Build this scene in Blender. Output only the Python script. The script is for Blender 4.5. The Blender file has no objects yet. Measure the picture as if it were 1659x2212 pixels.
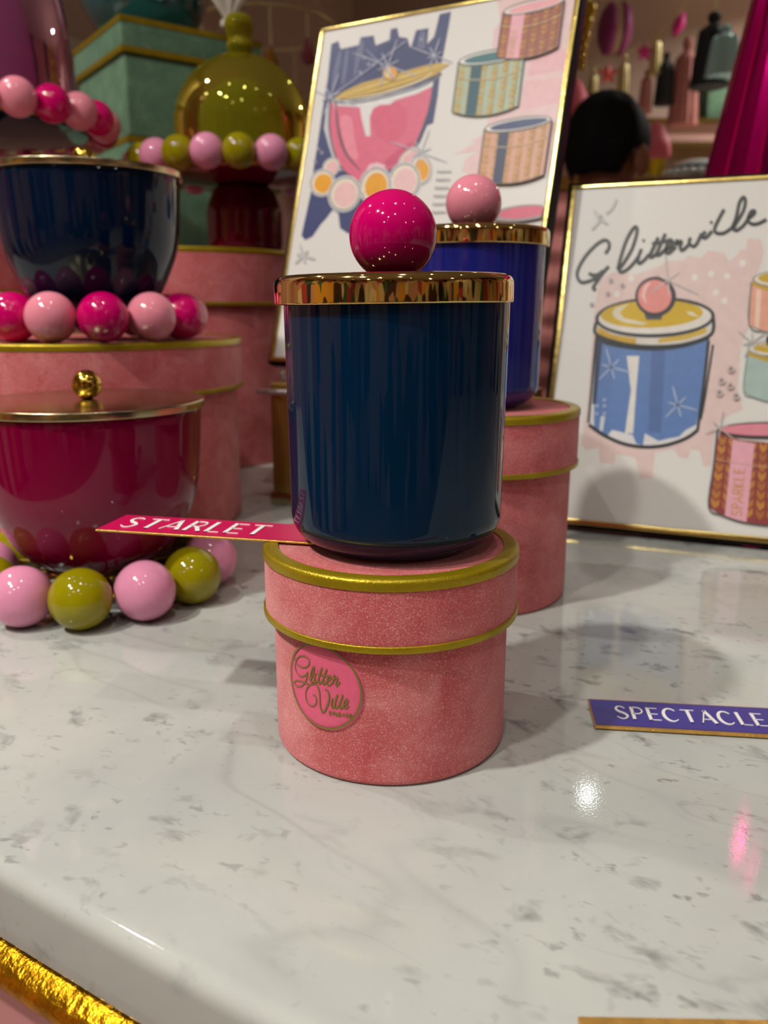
import bpy, bmesh, math, random
from mathutils import Vector, Matrix
from mathutils.geometry import tessellate_polygon
random.seed(7)
PI = math.pi
SC = bpy.context.scene
COL = SC.collection

# ------------------------------------------------------------------ camera
W, H, F = 1659.0, 2212.0, 1800.0
PITCH = math.radians(13.9)
CH = 0.189                                   # eye height above the marble
CP = Vector((0, 0, CH))
FW = Vector((0, math.cos(PITCH), -math.sin(PITCH)))
UP = Vector((0, math.sin(PITCH), math.cos(PITCH)))
RT = Vector((1, 0, 0))
cd = bpy.data.cameras.new('camera')
cam = bpy.data.objects.new('camera', cd); COL.objects.link(cam)
cam.location = CP
cam.rotation_euler = (PI/2 - PITCH, 0, 0)
cd.sensor_fit = 'VERTICAL'; cd.sensor_height = 36.0; cd.sensor_width = 27.0
cd.lens = F / H * 36.0
cd.clip_start = 0.01; cd.clip_end = 50
cd.dof.use_dof = True; cd.dof.focus_distance = 0.325; cd.dof.aperture_fstop = 11.0
SC.camera = cam
SC.cycles.max_bounces = 6; SC.cycles.diffuse_bounces = 2; SC.cycles.glossy_bounces = 4; SC.cycles.transparent_max_bounces = 8
SC.cycles.caustics_reflective = False; SC.cycles.caustics_refractive = False

# ------------------------------------------------------------------ world, exposure
wd = bpy.data.worlds.new('world'); SC.world = wd; wd.use_nodes = True
wd.node_tree.nodes['Background'].inputs[0].default_value = (1.0, 0.93, 0.86, 1)
wd.node_tree.nodes['Background'].inputs[1].default_value = 0.1
SC.view_settings.view_transform = 'Standard'
SC.view_settings.look = 'None'
SC.view_settings.exposure = 0.36
SC.view_settings.gamma = 1.0
SC.view_settings.use_curve_mapping = False

# ceiling spotlights, some of them added as fill: (x, y, watts, radius, tint)
CEIL = 1.75
LAMPS = [
    (-1.02, -0.21, 17, .045, (1, .97, .91)),   # key pair: throws the shadows to the back right
    (-0.78, -0.62, 8, .045, (1, .97, .91)),
    (0.15, -0.95, 2.2, .04, (1, .97, .91)),  # this and the next: unseen front fill, added to brighten
    (-0.45, -1.30, 1.9, .04, (1, .97, .91)),
    (0.735, 2.762, .28, .030, (.92, 1, .97)),
    (-0.734, 2.84, .12, .014, (1, .97, .92)),
    (-1.10, 2.40, .12, .014, (1, .97, .92)),
    (0.12, 0.10, 1.5, .03, (1, .97, .91)),  # added overhead fill
    (2.5, -1.2, 4, .045, (1, .97, .91)),
    (1.7, -2.1, 4.5, .045, (1, .97, .91)),
    (-1.2, -2.2, 4.5, .045, (1, .97, .91)),
    (2.1, 3.45, 22, .045, (1, .96, .9)),  # unseen lamp added to brighten the back wall
    (-1.2, 0.9, 6, .03, (1, .97, .91)),  # added to lift the boxes at the upper left
]
for gx in (-1.75, -.6, .55, 1.3):  # tiny unseen lamps added for sparkles on domes and beads
    for gy in (-1.75, .35):
        LAMPS.append((gx+.12*math.sin(7*gy+gx), gy+.1*math.cos(5*gx), .2, .016, (1, .98, .94)))

# ------------------------------------------------------------------ pixel geometry (authoring aid)
def ray(x, y):
    return (RT*((x-W/2)/F) - UP*((y-H/2)/F) + FW).normalized()
def onz(x, y, z=0.0):
    d = ray(x, y); return CP + d*((z-CH)/d.z)
def ony(x, y, Y):
    d = ray(x, y); return CP + d*(Y/d.y)

# ------------------------------------------------------------------ helpers
def lin(c):
    def g(v):
        v /= 255.0
        return v/12.92 if v <= .04045 else ((v+.055)/1.055)**2.4
    return (g(c[0]), g(c[1]), g(c[2]), 1.0)

class MB:
    def __init__(s): s.v = []; s.f = []; s.c = []
    def add(s, vs, fs, col=None):
        n = len(s.v); s.v += [tuple(p) for p in vs]
        for f in fs:
            s.f.append(tuple(i+n for i in f)); s.c.append(col)
        return s
    def lathe(s, prof, n=64, at=(0, 0, 0), ph=0.0, mod=None):
        vs = []; rings = []
        for r, z in prof:
            if r < 1e-7:
                rings.append([len(vs)]); vs.append((at[0], at[1], at[2]+z))
            else:
                k = len(vs); rings.append(list(range(k, k+n)))
                for i in range(n):
                    a = ph + 2*PI*i/n; q = r*(mod(i, n) if mod else 1)
                    vs.append((at[0]+q*math.cos(a), at[1]+q*math.sin(a), at[2]+z))
        fs = []
        for A, B in zip(rings, rings[1:]):
            if len(A) == 1 and len(B) == 1: continue
            for i in range(n):
                j = (i+1) % n
                if len(A) == 1: fs.append((A[0], B[j], B[i]))
                elif len(B) == 1: fs.append((A[i], A[j], B[0]))
                else: fs.append((A[i], A[j], B[j], B[i]))
        return s.add(vs, fs)
    def box(s, lo, hi, M=None):
        x0, y0, z0 = lo; x1, y1, z1 = hi
        vs = [Vector(p) for p in ((x0,y0,z0),(x1,y0,z0),(x1,y1,z0),(x0,y1,z0),(x0,y0,z1),(x1,y0,z1),(x1,y1,z1),(x0,y1,z1))]
        if M: vs = [M @ p for p in vs]
        return s.add(vs, [(0,3,2,1),(4,5,6,7),(0,1,5,4),(1,2,6,5),(2,3,7,6),(3,0,4,7)])
    def tube(s, pts, r, n=10, closed=False):
        P = [Vector(p) for p in pts]; m = len(P); vs = []
        R = r if isinstance(r, (list, tuple)) else [r]*m
        nrm = None
        for i in range(m):
            a = P[(i-1) % m] if (closed or i > 0) else P[i]
            b = P[(i+1) % m] if (closed or i < m-1) else P[i]
            t = (b-a).normalized()
            if nrm is None:
                nrm = t.orthogonal().normalized()
            nrm = (nrm - t*nrm.dot(t)).normalized(); bi = t.cross(nrm)
            for k in range(n):
                an = 2*PI*k/n
                vs.append(P[i] + (nrm*math.cos(an)+bi*math.sin(an))*R[i])
        fs = []
        for i in range(m if closed else m-1):
            j = (i+1) % m
            for k in range(n):
                l = (k+1) % n
                fs.append((i*n+k, i*n+l, j*n+l, j*n+k))
        if not closed:
            fs.append(tuple(range(n))[::-1]); fs.append(tuple((m-1)*n+k for k in range(n)))
        return s.add(vs, fs)
    def prism(s, poly, z0, z1):
        n = len(poly)
        vs = [(x, y, z0) for x, y in poly] + [(x, y, z1) for x, y in poly]
        fs = [tuple(range(n))[::-1], tuple(range(n, 2*n))]
        for i in range(n): fs.append((i, (i+1) % n, n+(i+1) % n, n+i))
        return s.add(vs, fs)
    def mesh(s, name, mat, smooth=True, ang=40, bevel=0):
        me = bpy.data.meshes.new(name)
        me.from_pydata(s.v, [], s.f)
        if any(c is not None for c in s.c):
            at = me.color_attributes.new('Col', 'FLOAT_COLOR', 'CORNER')
            for p in me.polygons:
                c = s.c[p.index] or (1, 1, 1, 1)
                for li in p.loop_indices: at.data[li].color = c
        bm = bmesh.new(); bm.from_mesh(me)
        if bevel:
            es = [e for e in bm.edges if len(e.link_faces) == 2 and e.calc_face_angle(0) > .6]
            bmesh.ops.bevel(bm, geom=es, offset=bevel, segments=3, profile=.5, affect='EDGES')
        if not any(c is not None for c in s.c):
            bmesh.ops.recalc_face_normals(bm, faces=bm.faces)
        bm.to_mesh(me); bm.free()
        if smooth:
            me.shade_smooth(); me.set_sharp_from_angle(angle=math.radians(ang))
        if mat: me.materials.append(mat)
        return me

def obj(name, data, parent=None, loc=(0, 0, 0), rot=(0, 0, 0)):
    o = bpy.data.objects.new(name, data); COL.objects.link(o)
    o.location = loc; o.rotation_euler = rot
    if parent: o.parent = parent
    return o
def tag(o, label, cat, group=None):
    o['label'] = label; o['category'] = cat
    if group: o['group'] = group
    return o
def thing(name, label, cat, loc=(0, 0, 0), rz=0.0, group=None, M=None):
    o = obj(name, None, None, loc, (0, 0, rz)); o.empty_display_size = .02
    if M is not None: o.matrix_world = M
    return tag(o, label, cat, group)
def part(name, mb, mat, parent, loc=(0, 0, 0), rot=(0, 0, 0), label=None, **k):
    o = obj(name, mb.mesh(name, mat, **k), parent, loc, rot)
    if label: o['label'] = label
    return o
def struct(name, mb, mat, **k):
    o = obj(name, mb.mesh(name, mat, **k)); o['kind'] = 'structure'; return o
def fil(pts, rad, seg=5):
    """round the inner corners of an open (r, z) polyline"""
    out = [pts[0]]
    for i in range(1, len(pts)-1):
        r = rad[i] if isinstance(rad, (list, tuple)) else rad
        p = Vector(pts[i]); a = Vector(pts[i-1])-p; b = Vector(pts[i+1])-p
        if r <= 0 or a.length < 1e-9 or b.length < 1e-9: out.append(tuple(p)); continue
        r2 = min(r, a.length*.49, b.length*.49)
        p0 = p+a.normalized()*r2; p1 = p+b.normalized()*r2
        for k in range(seg+1):
            t = k/seg
            out.append(tuple(p0*(1-t)**2 + p*2*t*(1-t) + p1*t*t))
    out.append(pts[-1]); return out
def catmull(pts, seg=6, closed=False):
    P = [Vector(p) for p in pts]; n = len(P); out = []
    g = (lambda i: P[i % n]) if closed else (lambda i: P[max(0, min(n-1, i))])
    for i in range(n if closed else n-1):
        a, b, c, d = g(i-1), g(i), g(i+1), g(i+2)
        for k in range(seg):
            t = k/seg
            out.append(.5*((2*b)+(c-a)*t+(2*a-5*b+4*c-d)*t*t+(3*b-a-3*c+d)*t**3))
    if not closed: out.append(P[-1])
    return out

# ------------------------------------------------------------------ materials
def newmat(name):
    m = bpy.data.materials.new(name); m.use_nodes = True
    nt = m.node_tree; b = nt.nodes['Principled BSDF']
    return m, nt, b
def N(nt, t, **kw):
    n = nt.nodes.new(t)
    for k, v in kw.items():
        if k.startswith('i_'):
            key = k[2:]; key = int(key) if key.isdigit() else key.replace('_', ' ')
            n.inputs[key].default_value = v
        else: setattr(n, k, v)
    return n
def L(nt, a, b): nt.links.new(a, b)
def simple(name, rgb, rough=.5, metal=0, coat=0, sss=0, spec=.5, noise=0, nscale=40, bump=0, bscale=300, aniso=0):
    m, nt, b = newmat(name); c = lin(rgb)
    b.inputs['Base Color'].default_value = c
    b.inputs['Roughness'].default_value = rough
    b.inputs['Metallic'].default_value = metal
    b.inputs['Coat Weight'].default_value = coat
    b.inputs['Coat Roughness'].default_value = .03
    b.inputs['Specular IOR Level'].default_value = spec
    if sss:
        b.inputs['Subsurface Weight'].default_value = sss
        b.inputs['Subsurface Radius'].default_value = (1, .5, .4)
        b.inputs['Subsurface Scale'].default_value = .004
    tc = N(nt, 'ShaderNodeTexCoord')
    if noise:
        no = N(nt, 'ShaderNodeTexNoise', i_Scale=nscale, i_Detail=4.0)
        L(nt, tc.outputs['Object'], no.inputs['Vector'])
        cr = N(nt, 'ShaderNodeValToRGB')
        cr.color_ramp.elements[0].position = .3; cr.color_ramp.elements[1].position = .7
        cr.color_ramp.elements[0].color = tuple(v*(1-noise) for v in c[:3])+(1,)
        cr.color_ramp.elements[1].color = tuple(min(1, v*(1+noise)) for v in c[:3])+(1,)
        L(nt, no.outputs['Fac'], cr.inputs['Fac']); L(nt, cr.outputs['Color'], b.inputs['Base Color'])
    if bump:
        n2 = N(nt, 'ShaderNodeTexNoise', i_Scale=bscale, i_Detail=3.0)
        L(nt, tc.outputs['Object'], n2.inputs['Vector'])
        bu = N(nt, 'ShaderNodeBump', i_Strength=bump, i_Distance=.001)
        L(nt, n2.outputs['Fac'], bu.inputs['Height']); L(nt, bu.outputs['Normal'], b.inputs['Normal'])
    return m

def velvet(name, dark, mid, light, sheen):
    m, nt, b = newmat(name)
    tc = N(nt, 'ShaderNodeTexCoord')
    big = N(nt, 'ShaderNodeTexNoise', i_Scale=38.0, i_Detail=5.0, i_Roughness=.65, i_Distortion=.6)
    L(nt, tc.outputs['Object'], big.inputs['Vector'])
    fine = N(nt, 'ShaderNodeTexNoise', i_Scale=1500.0, i_Detail=3.0, i_Roughness=.8)
    L(nt, tc.outputs['Object'], fine.inputs['Vector'])
    cr = N(nt, 'ShaderNodeValToRGB'); e = cr.color_ramp.elements
    e[0].position = .18; e[0].color = lin(dark); e[1].position = .82; e[1].color = lin(light)
    k = e.new(.48); k.color = lin(mid)
    ad = N(nt, 'ShaderNodeMath', operation='MULTIPLY_ADD'); ad.inputs[1].default_value = .9; ad.inputs[2].default_value = -.45
    L(nt, fine.outputs['Fac'], ad.inputs[0])
    a2 = N(nt, 'ShaderNodeMath', operation='ADD')
    L(nt, ad.outputs[0], a2.inputs[0]); L(nt, big.outputs['Fac'], a2.inputs[1])
    L(nt, a2.outputs[0], cr.inputs['Fac'])
    # sparkle of the fibre tips, painted into the base colour as lighter cells
    vo = N(nt, 'ShaderNodeTexVoronoi', i_Scale=2600.0); L(nt, tc.outputs['Object'], vo.inputs['Vector'])
    sp = N(nt, 'ShaderNodeSeparateColor'); L(nt, vo.outputs['Color'], sp.inputs[0])
    gt = N(nt, 'ShaderNodeMath', operation='GREATER_THAN'); gt.inputs[1].default_value = .89
    L(nt, sp.outputs[0], gt.inputs[0])
    mx = N(nt, 'ShaderNodeMix', data_type='RGBA')
    mx.inputs['B'].default_value = lin((255, 205, 196)) if light[0] > light[1] else lin((190, 225, 205))
    ml = N(nt, 'ShaderNodeMath', operation='MULTIPLY'); ml.inputs[1].default_value = .42
    L(nt, gt.outputs[0], ml.inputs[0]); L(nt, ml.outputs[0], mx.inputs['Factor'])
    L(nt, cr.outputs['Color'], mx.inputs['A']); L(nt, mx.outputs['Result'], b.inputs['Base Color'])
    b.inputs['Roughness'].default_value = .85
    b.inputs['Specular IOR Level'].default_value = .2
    b.inputs['Sheen Weight'].default_value = .6
    b.inputs['Sheen Roughness'].default_value = .35
    b.inputs['Sheen Tint'].default_value = lin(sheen)
    bu = N(nt, 'ShaderNodeBump', i_Strength=.55, i_Distance=.0008)
    L(nt, fine.outputs['Fac'], bu.inputs['Height']); L(nt, bu.outputs['Normal'], b.inputs['Normal'])
    return m

def thin_glass(name, rgb, gloss=.9, edge=.55, rough=.02, body=.10, tint=None):
    """thin tinted glass wall: coloured see-through + fresnel reflection"""
    m = bpy.data.materials.new(name); m.use_nodes = True; nt = m.node_tree
    nt.nodes.clear()
    out = N(nt, 'ShaderNodeOutputMaterial')
    tr = N(nt, 'ShaderNodeBsdfTransparent'); tr.inputs[0].default_value = lin(rgb)
    gl = N(nt, 'ShaderNodeBsdfGlossy'); gl.inputs['Roughness'].default_value = rough; gl.inputs[0].default_value = lin(tint or (255, 255, 255))
    df = N(nt, 'ShaderNodeBsdfDiffuse'); df.inputs[0].default_value = lin(rgb)
    lw = N(nt, 'ShaderNodeLayerWeight'); lw.inputs[0].default_value = .35
    fr = N(nt, 'ShaderNodeFresnel'); fr.inputs[0].default_value = 1.5
    m1 = N(nt, 'ShaderNodeMixShader'); m2 = N(nt, 'ShaderNodeMixShader')
    mu = N(nt, 'ShaderNodeMath', operation='MULTIPLY_ADD'); mu.inputs[1].default_value = edge; mu.inputs[2].default_value = body
    L(nt, lw.outputs['Facing'], mu.inputs[0]); L(nt, mu.outputs[0], m1.inputs[0])
    L(nt, tr.outputs[0], m1.inputs[1]); L(nt, df.outputs[0], m1.inputs[2])
    mg = N(nt, 'ShaderNodeMath', operation='MULTIPLY'); mg.inputs[1].default_value = gloss
    L(nt, fr.outputs[0], mg.inputs[0]); L(nt, mg.outputs[0], m2.inputs[0])
    L(nt, m1.outputs[0], m2.inputs[1]); L(nt, gl.outputs[0], m2.inputs[2])
    L(nt, m2.outputs[0], out.inputs['Surface'])
    return m

def marble():
    m, nt, b = newmat('carrara_marble')
    tc = N(nt, 'ShaderNodeTexCoord')
    mp = N(nt, 'ShaderNodeMapping'); mp.inputs['Rotation'].default_value = (0, 0, .5)
    L(nt, tc.outputs['Object'], mp.inputs['Vector'])
    def noise(sc, det, ro, dist=0., stretch=(1, 1, 1), rot=0.):
        q = N(nt, 'ShaderNodeMapping'); q.inputs['Scale'].default_value = stretch; q.inputs['Rotation'].default_value = (0, 0, rot)
        L(nt, tc.outputs['Object'], q.inputs['Vector'])
        n = N(nt, 'ShaderNodeTexNoise', i_Scale=sc, i_Detail=det, i_Roughness=ro, i_Distortion=dist)
        L(nt, q.outputs[0], n.inputs['Vector']); return n.outputs['Fac']
    def ramp(src, p0, p1, c0, c1):
        r = N(nt, 'ShaderNodeValToRGB'); e = r.color_ramp.elements
        e[0].position = p0; e[1].position = p1; e[0].color = (c0,)*3+(1,); e[1].color = (c1,)*3+(1,)
        L(nt, src, r.inputs['Fac']); return r.outputs['Color']
    base = N(nt, 'ShaderNodeMix', data_type='RGBA')
    base.inputs['A'].default_value = lin((198, 199, 191)); base.inputs['B'].default_value = lin((174, 177, 173))
    L(nt, ramp(noise(6., 5., .55, .5), .35, .72, 0, 1), base.inputs['Factor'])
    def over(prev, fac, rgb, k):
        mx = N(nt, 'ShaderNodeMix', data_type='RGBA'); mx.inputs['B'].default_value = lin(rgb)
        mu = N(nt, 'ShaderNodeMath', operation='MULTIPLY'); mu.inputs[1].default_value = k
        L(nt, fac, mu.inputs[0]); L(nt, mu.outputs[0], mx.inputs['Factor'])
        L(nt, prev, mx.inputs['A']); return mx.outputs['Result']
    # short smudged flecks gathered in drifts, tiny specks, long faint veins
    def mul(a, b_):
        d_ = N(nt, 'ShaderNodeMath', operation='MULTIPLY'); L(nt, a, d_.inputs[0]); L(nt, b_, d_.inputs[1]); return d_.outputs[0]
    drift = ramp(noise(7., 3., .55, .3, (1., 1.5, 1), -.4), .40, .60, .22, 1)
    f1 = mul(ramp(noise(44., 3., .6, .35, (1., 1.45, 1), -.5), .575, .72, 0, 1), drift)
    f2 = mul(ramp(noise(120., 2., .55, .3, (1., 1.6, 1), -.6), .63, .74, 0, 1), drift)
    def vein(sc, rot, w):
        vn = noise(sc, 2.5, .5, .1, (1., 3.2, 1), rot)
        s1 = N(nt, 'ShaderNodeMath', operation='SUBTRACT'); s1.inputs[1].default_value = .5; L(nt, vn, s1.inputs[0])
        ab = N(nt, 'ShaderNodeMath', operation='ABSOLUTE'); L(nt, s1.outputs[0], ab.inputs[0])
        return ramp(ab.outputs[0], 0., w, 1, 0)
    v1 = mul(vein(3.0, .75, .009), ramp(noise(6., 3., .6), .42, .6, 0, 1))
    v2 = mul(vein(5.5, -.35, .006), ramp(noise(8., 3., .6), .48, .62, 0, 1))
    c = over(base.outputs['Result'], f1, (88, 88, 88), .72)
    c = over(c, f2, (104, 103, 102), .6)
    c = over(c, v1, (134, 136, 134), .3)
    c = over(c, v2, (134, 136, 134), .25)
    L(nt, c, b.inputs['Base Color'])
    b.inputs['Roughness'].default_value = .05
    b.inputs['Specular IOR Level'].default_value = .5
    sc = N(nt, 'ShaderNodeTexNoise', i_Scale=900., i_Detail=2.); L(nt, tc.outputs['Object'], sc.inputs['Vector'])
    bu = N(nt, 'ShaderNodeBump', i_Strength=.035, i_Distance=.0004)
    L(nt, sc.outputs['Fac'], bu.inputs['Height']); L(nt, bu.outputs['Normal'], b.inputs['Normal'])
    return m

M = {}
M['marble'] = marble()
M['velvet'] = velvet('pink_velvet', (196, 76, 80), (216, 108, 110), (238, 152, 150), (255, 205, 205))
M['mint'] = velvet('mint_velvet', (74, 106, 80), (98, 134, 104), (128, 164, 134), (190, 226, 204))
M['trim'] = simple('olive_gold_ribbon', (172, 148, 18), .34, .55, noise=.12, nscale=60, bump=.25, bscale=900)
M['gold'] = simple('polished_gold', (226, 200, 128), .05, 1)
M['brass'] = simple('satin_brass', (196, 184, 146), .2, 1)
M['goldknob'] = simple('knob_gold', (205, 170, 70), .12, 1)
M['leaf'] = simple('gold_leaf', (214, 156, 30), .30, 1, noise=.35, nscale=120, bump=1., bscale=260)
M['goldframe'] = simple('frame_gold', (222, 196, 116), .24, 1, noise=.12, nscale=90, bump=.3, bscale=160)
M['foilgold'] = simple('foil_gold', (214, 166, 84), .32, .6, noise=.15, nscale=200, bump=.5, bscale=700)
M['navy'] = simple('navy_glaze', (2, 36, 64), .05, spec=.3)
M['inky'] = simple('inky_navy_glaze', (3, 24, 50), .05, spec=.32)
M['royal'] = simple('royal_blue_glaze', (30, 36, 124), .05, spec=.42)
M['berry'] = simple('berry_glaze', (126, 0, 52), .06, spec=.34)
M['magball'] = simple('magenta_resin', (210, 0, 102), .06)
M['pinkball'] = simple('candy_pink_resin', (240, 144, 162), .07)
M['lilac'] = simple('lilac_pink_resin', (232, 148, 180), .07, noise=.05, nscale=60)
M['olive'] = simple('olive_resin', (150, 138, 6), .07, noise=.1, nscale=50)
M['black'] = simple('black_edge', (10, 9, 9), .6, spec=.1)
M['sheet'] = simple('white_print_sheet', (232, 228, 222), .42)
M['acrylic'] = thin_glass('clear_acrylic', (240, 244, 246), .9, .05)
M['silver'] = simple('silver_metal', (226, 226, 232), .3, .8)
M['oliveglass'] = thin_glass('olive_glass', (206, 196, 52), .8, .3, body=.16, tint=(235, 225, 110))
M['purpleglass'] = thin_glass('purple_glass', (200, 112, 168), .7, .2, body=.32, tint=(235, 190, 220))
M['tealglass'] = simple('teal_glaze', (4, 88, 92), .12, coat=1)
M['redglass'] = simple('ruby_glass', (104, 0, 34), .06)
M['foil'] = simple('magenta_foil', (236, 10, 140), .10, .92, bump=.2, bscale=25)
M['pinkpaint'] = simple('pink_paint', (206, 140, 140), .5)
M['wallpink'] = simple('rose_wall', (196, 150, 138), .7, noise=.06, nscale=3)
M['walltaupe'] = simple('taupe_wall', (206, 174, 156), .75, noise=.06, nscale=2)
M['cream'] = simple('cream_paint', (214, 200, 180), .6)
M['floor'] = simple('shop_floor', (150, 132, 118), .35, noise=.15, nscale=4)
M['ceil'] = simple('ceiling_paint', (205, 196, 184), .8)
M['lampwhite'] = simple('lamp_ring', (235, 232, 226), .4)

def print_mat(name, rough):
    m, nt, b = newmat(name)
    a = N(nt, 'ShaderNodeVertexColor'); a.layer_name = 'Col'
    tc = N(nt, 'ShaderNodeTexCoord')
    no = N(nt, 'ShaderNodeTexNoise', i_Scale=120., i_Detail=4.); L(nt, tc.outputs['Object'], no.inputs['Vector'])
    mr = N(nt, 'ShaderNodeMapRange'); mr.inputs['To Min'].default_value = .88; mr.inputs['To Max'].default_value = 1.12
    L(nt, no.outputs['Fac'], mr.inputs['Value'])
    mx = N(nt, 'ShaderNodeMix', data_type='RGBA', blend_type='MULTIPLY'); mx.inputs['Factor'].default_value = 1
    L(nt, a.outputs['Color'], mx.inputs['A']); L(nt, mr.outputs[0], mx.inputs['B'])
    L(nt, mx.outputs['Result'], b.inputs['Base Color']); b.inputs['Roughness'].default_value = rough
    return m
M['print'] = print_mat('printed_ink', .42)
M['inkgold'] = simple('printed_gold_ink', (132, 116, 44), .5, .1)
M['letter'] = simple('white_lettering', (245, 240, 236), .4)
M['stickerpink'] = simple('sticker_pink', (236, 98, 132), .5, noise=.06, nscale=500)
M['cardmag'] = simple('card_magenta', (205, 10, 84), .32)
M['cardblue'] = simple('card_violet_blue', (58, 48, 140), .32)

# ------------------------------------------------------------------ the room
FLOOR = -0.93
struct('floor', MB().box((-4, -4, FLOOR-.05), (4, 5, FLOOR)), M['floor'], smooth=False)
struct('ceiling', MB().box((-4, -4, CEIL), (4, 5, CEIL+.05)), M['ceil'], smooth=False)
YB = 4.2
struct('wall_back', MB().box((-.5, YB, FLOOR), (3.2, YB+.06, CEIL)), M['walltaupe'], smooth=False)
def stock_wall():
    m, nt, b = newmat('stocked_wall')
    tc = N(nt, 'ShaderNodeTexCoord'); mp = N(nt, 'ShaderNodeMapping'); mp.inputs['Rotation'].default_value = (PI/2, 0, 0)
    L(nt, tc.outputs['Object'], mp.inputs['Vector'])
    br = N(nt, 'ShaderNodeTexVoronoi', i_Scale=1.7); L(nt, tc.outputs['Object'], br.inputs['Vector'])
    q = N(nt, 'ShaderNodeMapping'); q.inputs['Scale'].default_value = (2.2, 2.2, .8)
    L(nt, tc.outputs['Object'], q.inputs['Vector']); L(nt, q.outputs[0], br.inputs['Vector'])
    sp = N(nt, 'ShaderNodeSeparateColor'); L(nt, br.outputs['Color'], sp.inputs[0])
    cr = N(nt, 'ShaderNodeValToRGB'); cr.color_ramp.interpolation = 'CONSTANT'
    e = cr.color_ramp.elements; e[0].color = lin((70, 40, 40)); e[1].position = .14; e[1].color = lin((205, 150, 140))
    for p, c in ((.3, (214, 190, 150)), (.44, (60, 96, 66)), (.55, (224, 160, 60)), (.68, (180, 60, 80)), (.78, (40, 36, 40)), (.9, (230, 214, 190))):
        k = e.new(p); k.color = lin(c)
    L(nt, sp.outputs[0], cr.inputs['Fac']); L(nt, cr.outputs['Color'], b.inputs['Base Color'])
    b.inputs['Roughness'].default_value = .6
    return m
M['stock'] = stock_wall()
struct('wall_right', MB().box((3.2, -3.14, FLOOR), (3.26, YB, CEIL)), M['stock'], smooth=False)
struct('wall_front', MB().box((-4, -3.2, FLOOR), (3.2, -3.14, CEIL)), M['stock'], smooth=False)
# left wall runs obliquely to the back wall: pink below, gold rail, cream cornice, taupe above
WL0 = Vector((-1.38, 1.2, 0)); WL1 = Vector((-.14, YB, 0))
wdir = (WL1-WL0).normalized(); wn = Vector((wdir.y, -wdir.x, 0))
def wall_strip(z0, z1, d):
    a, b = WL0, WL1
    poly = [(a.x+wn.x*d, a.y+wn.y*d), (b.x+wn.x*d, b.y+wn.y*d), (b.x-wn.x*.06, b.y-wn.y*.06), (a.x-wn.x*.06, a.y-wn.y*.06)]
    return MB().prism(poly, z0, z1)
GZ = ony(165, 130, 2.4).z
struct('wall_corner', MB().box((-4, 1.14, FLOOR), (-1.38, 1.2, CEIL)), M['wallpink'], smooth=False)
struct('wall_side', MB().box((-2.6, -3.14, FLOOR), (-2.54, 1.14, CEIL)), M['stock'], smooth=False)
struct('wall_left', wall_strip(FLOOR, GZ-.012, 0), M['wallpink'], smooth=False)
struct('trim_1', wall_strip(GZ-.012, GZ+.012, .012), M['goldframe'], smooth=False)
struct('trim_2', wall_strip(GZ+.012, GZ+.075, .02), M['cream'], smooth=False)
struct('trim_3', wall_strip(GZ+.075, CEIL, 0), M['walltaupe'], smooth=False)

# ceiling lamps, inferred and added alike (a ring, a lens and the light itself)
lamp_ring = MB().lathe([(1.0, 0), (1.35, 0), (1.38, -.12), (1.30, -.2), (1.02, -.2), (1.0, -.1), (1.0, 0)], 40)
for i, (x, y, p, r, c) in enumerate(LAMPS):
    t = thing('ceiling_spotlight', 'small round white recessed spotlight in the shop ceiling, some added as fill', 'spotlight', (x, y, CEIL), 0, 'ceiling spotlights')
    mb = MB(); mb.v = [(a*r, b*r, z*r) for a, b, z in lamp_ring.v]; mb.f = list(lamp_ring.f); mb.c = [None]*len(mb.f)
    part('ring', mb, M['lampwhite'], t)
    ld = bpy.data.lights.new('spot_lens', 'AREA'); ld.shape = 'DISK'; ld.size = 2*r; ld.energy = p; ld.color = c; ld.spread = math.radians(145)
    lo = bpy.data.objects.new('spot_lens', ld); COL.objects.link(lo); lo.parent = t; lo.location = (0, 0, -r*.12)

# ------------------------------------------------------------------ marble display table
E0 = onz(250, 2022); ET = Vector((.853, -.522, 0)).normalized(); EN = Vector((-ET.y, ET.x, 0))
tab = thing('display_table', 'white carrara marble display table with gold half-round edging and pink base', 'table',
            (E0.x, E0.y, FLOOR), math.atan2(ET.y, ET.x))
ZT = -FLOOR
TH = .030
def edge_block(prof, x0, x1, back):
    """extrude a front-edge profile (y, z) along local x and close it at the back"""
    n = len(prof); vs = [(x0, y, z) for y, z in prof]+[(x1, y, z) for y, z in prof]
    fs = [tuple(range(n)), tuple(range(2*n-1, n-1, -1))]
    for i in range(n): fs.append((i, n+i, n+(i+1) % n, (i+1) % n))
    return MB().add(vs, fs)
pr = fil([(1.55, ZT-TH), (0, ZT-TH), (0, ZT), (1.55, ZT)], [0, .002, .0075, 0], 10)
part('marble_top', edge_block(pr, -1.25, 1.55, 1.55), M['marble'], tab, ang=30)
hr = [(.004+.004*0, ZT-TH)]+[(.004-.012*math.sin(a)*1.0, ZT-TH-.008+.008*math.cos(a)) for a in [PI*k/12 for k in range(13)]]+[(.02, ZT-TH-.016), (.02, ZT-TH)]
part('gold_edging', edge_block(hr, -1.25, 1.55, .02), M['leaf'], tab, ang=60)
part('base_cabinet', MB().box((-1.23, .006, 0), (1.53, 1.5, ZT-TH-.0005)), M['pinkpaint'], tab, smooth=False)

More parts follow.
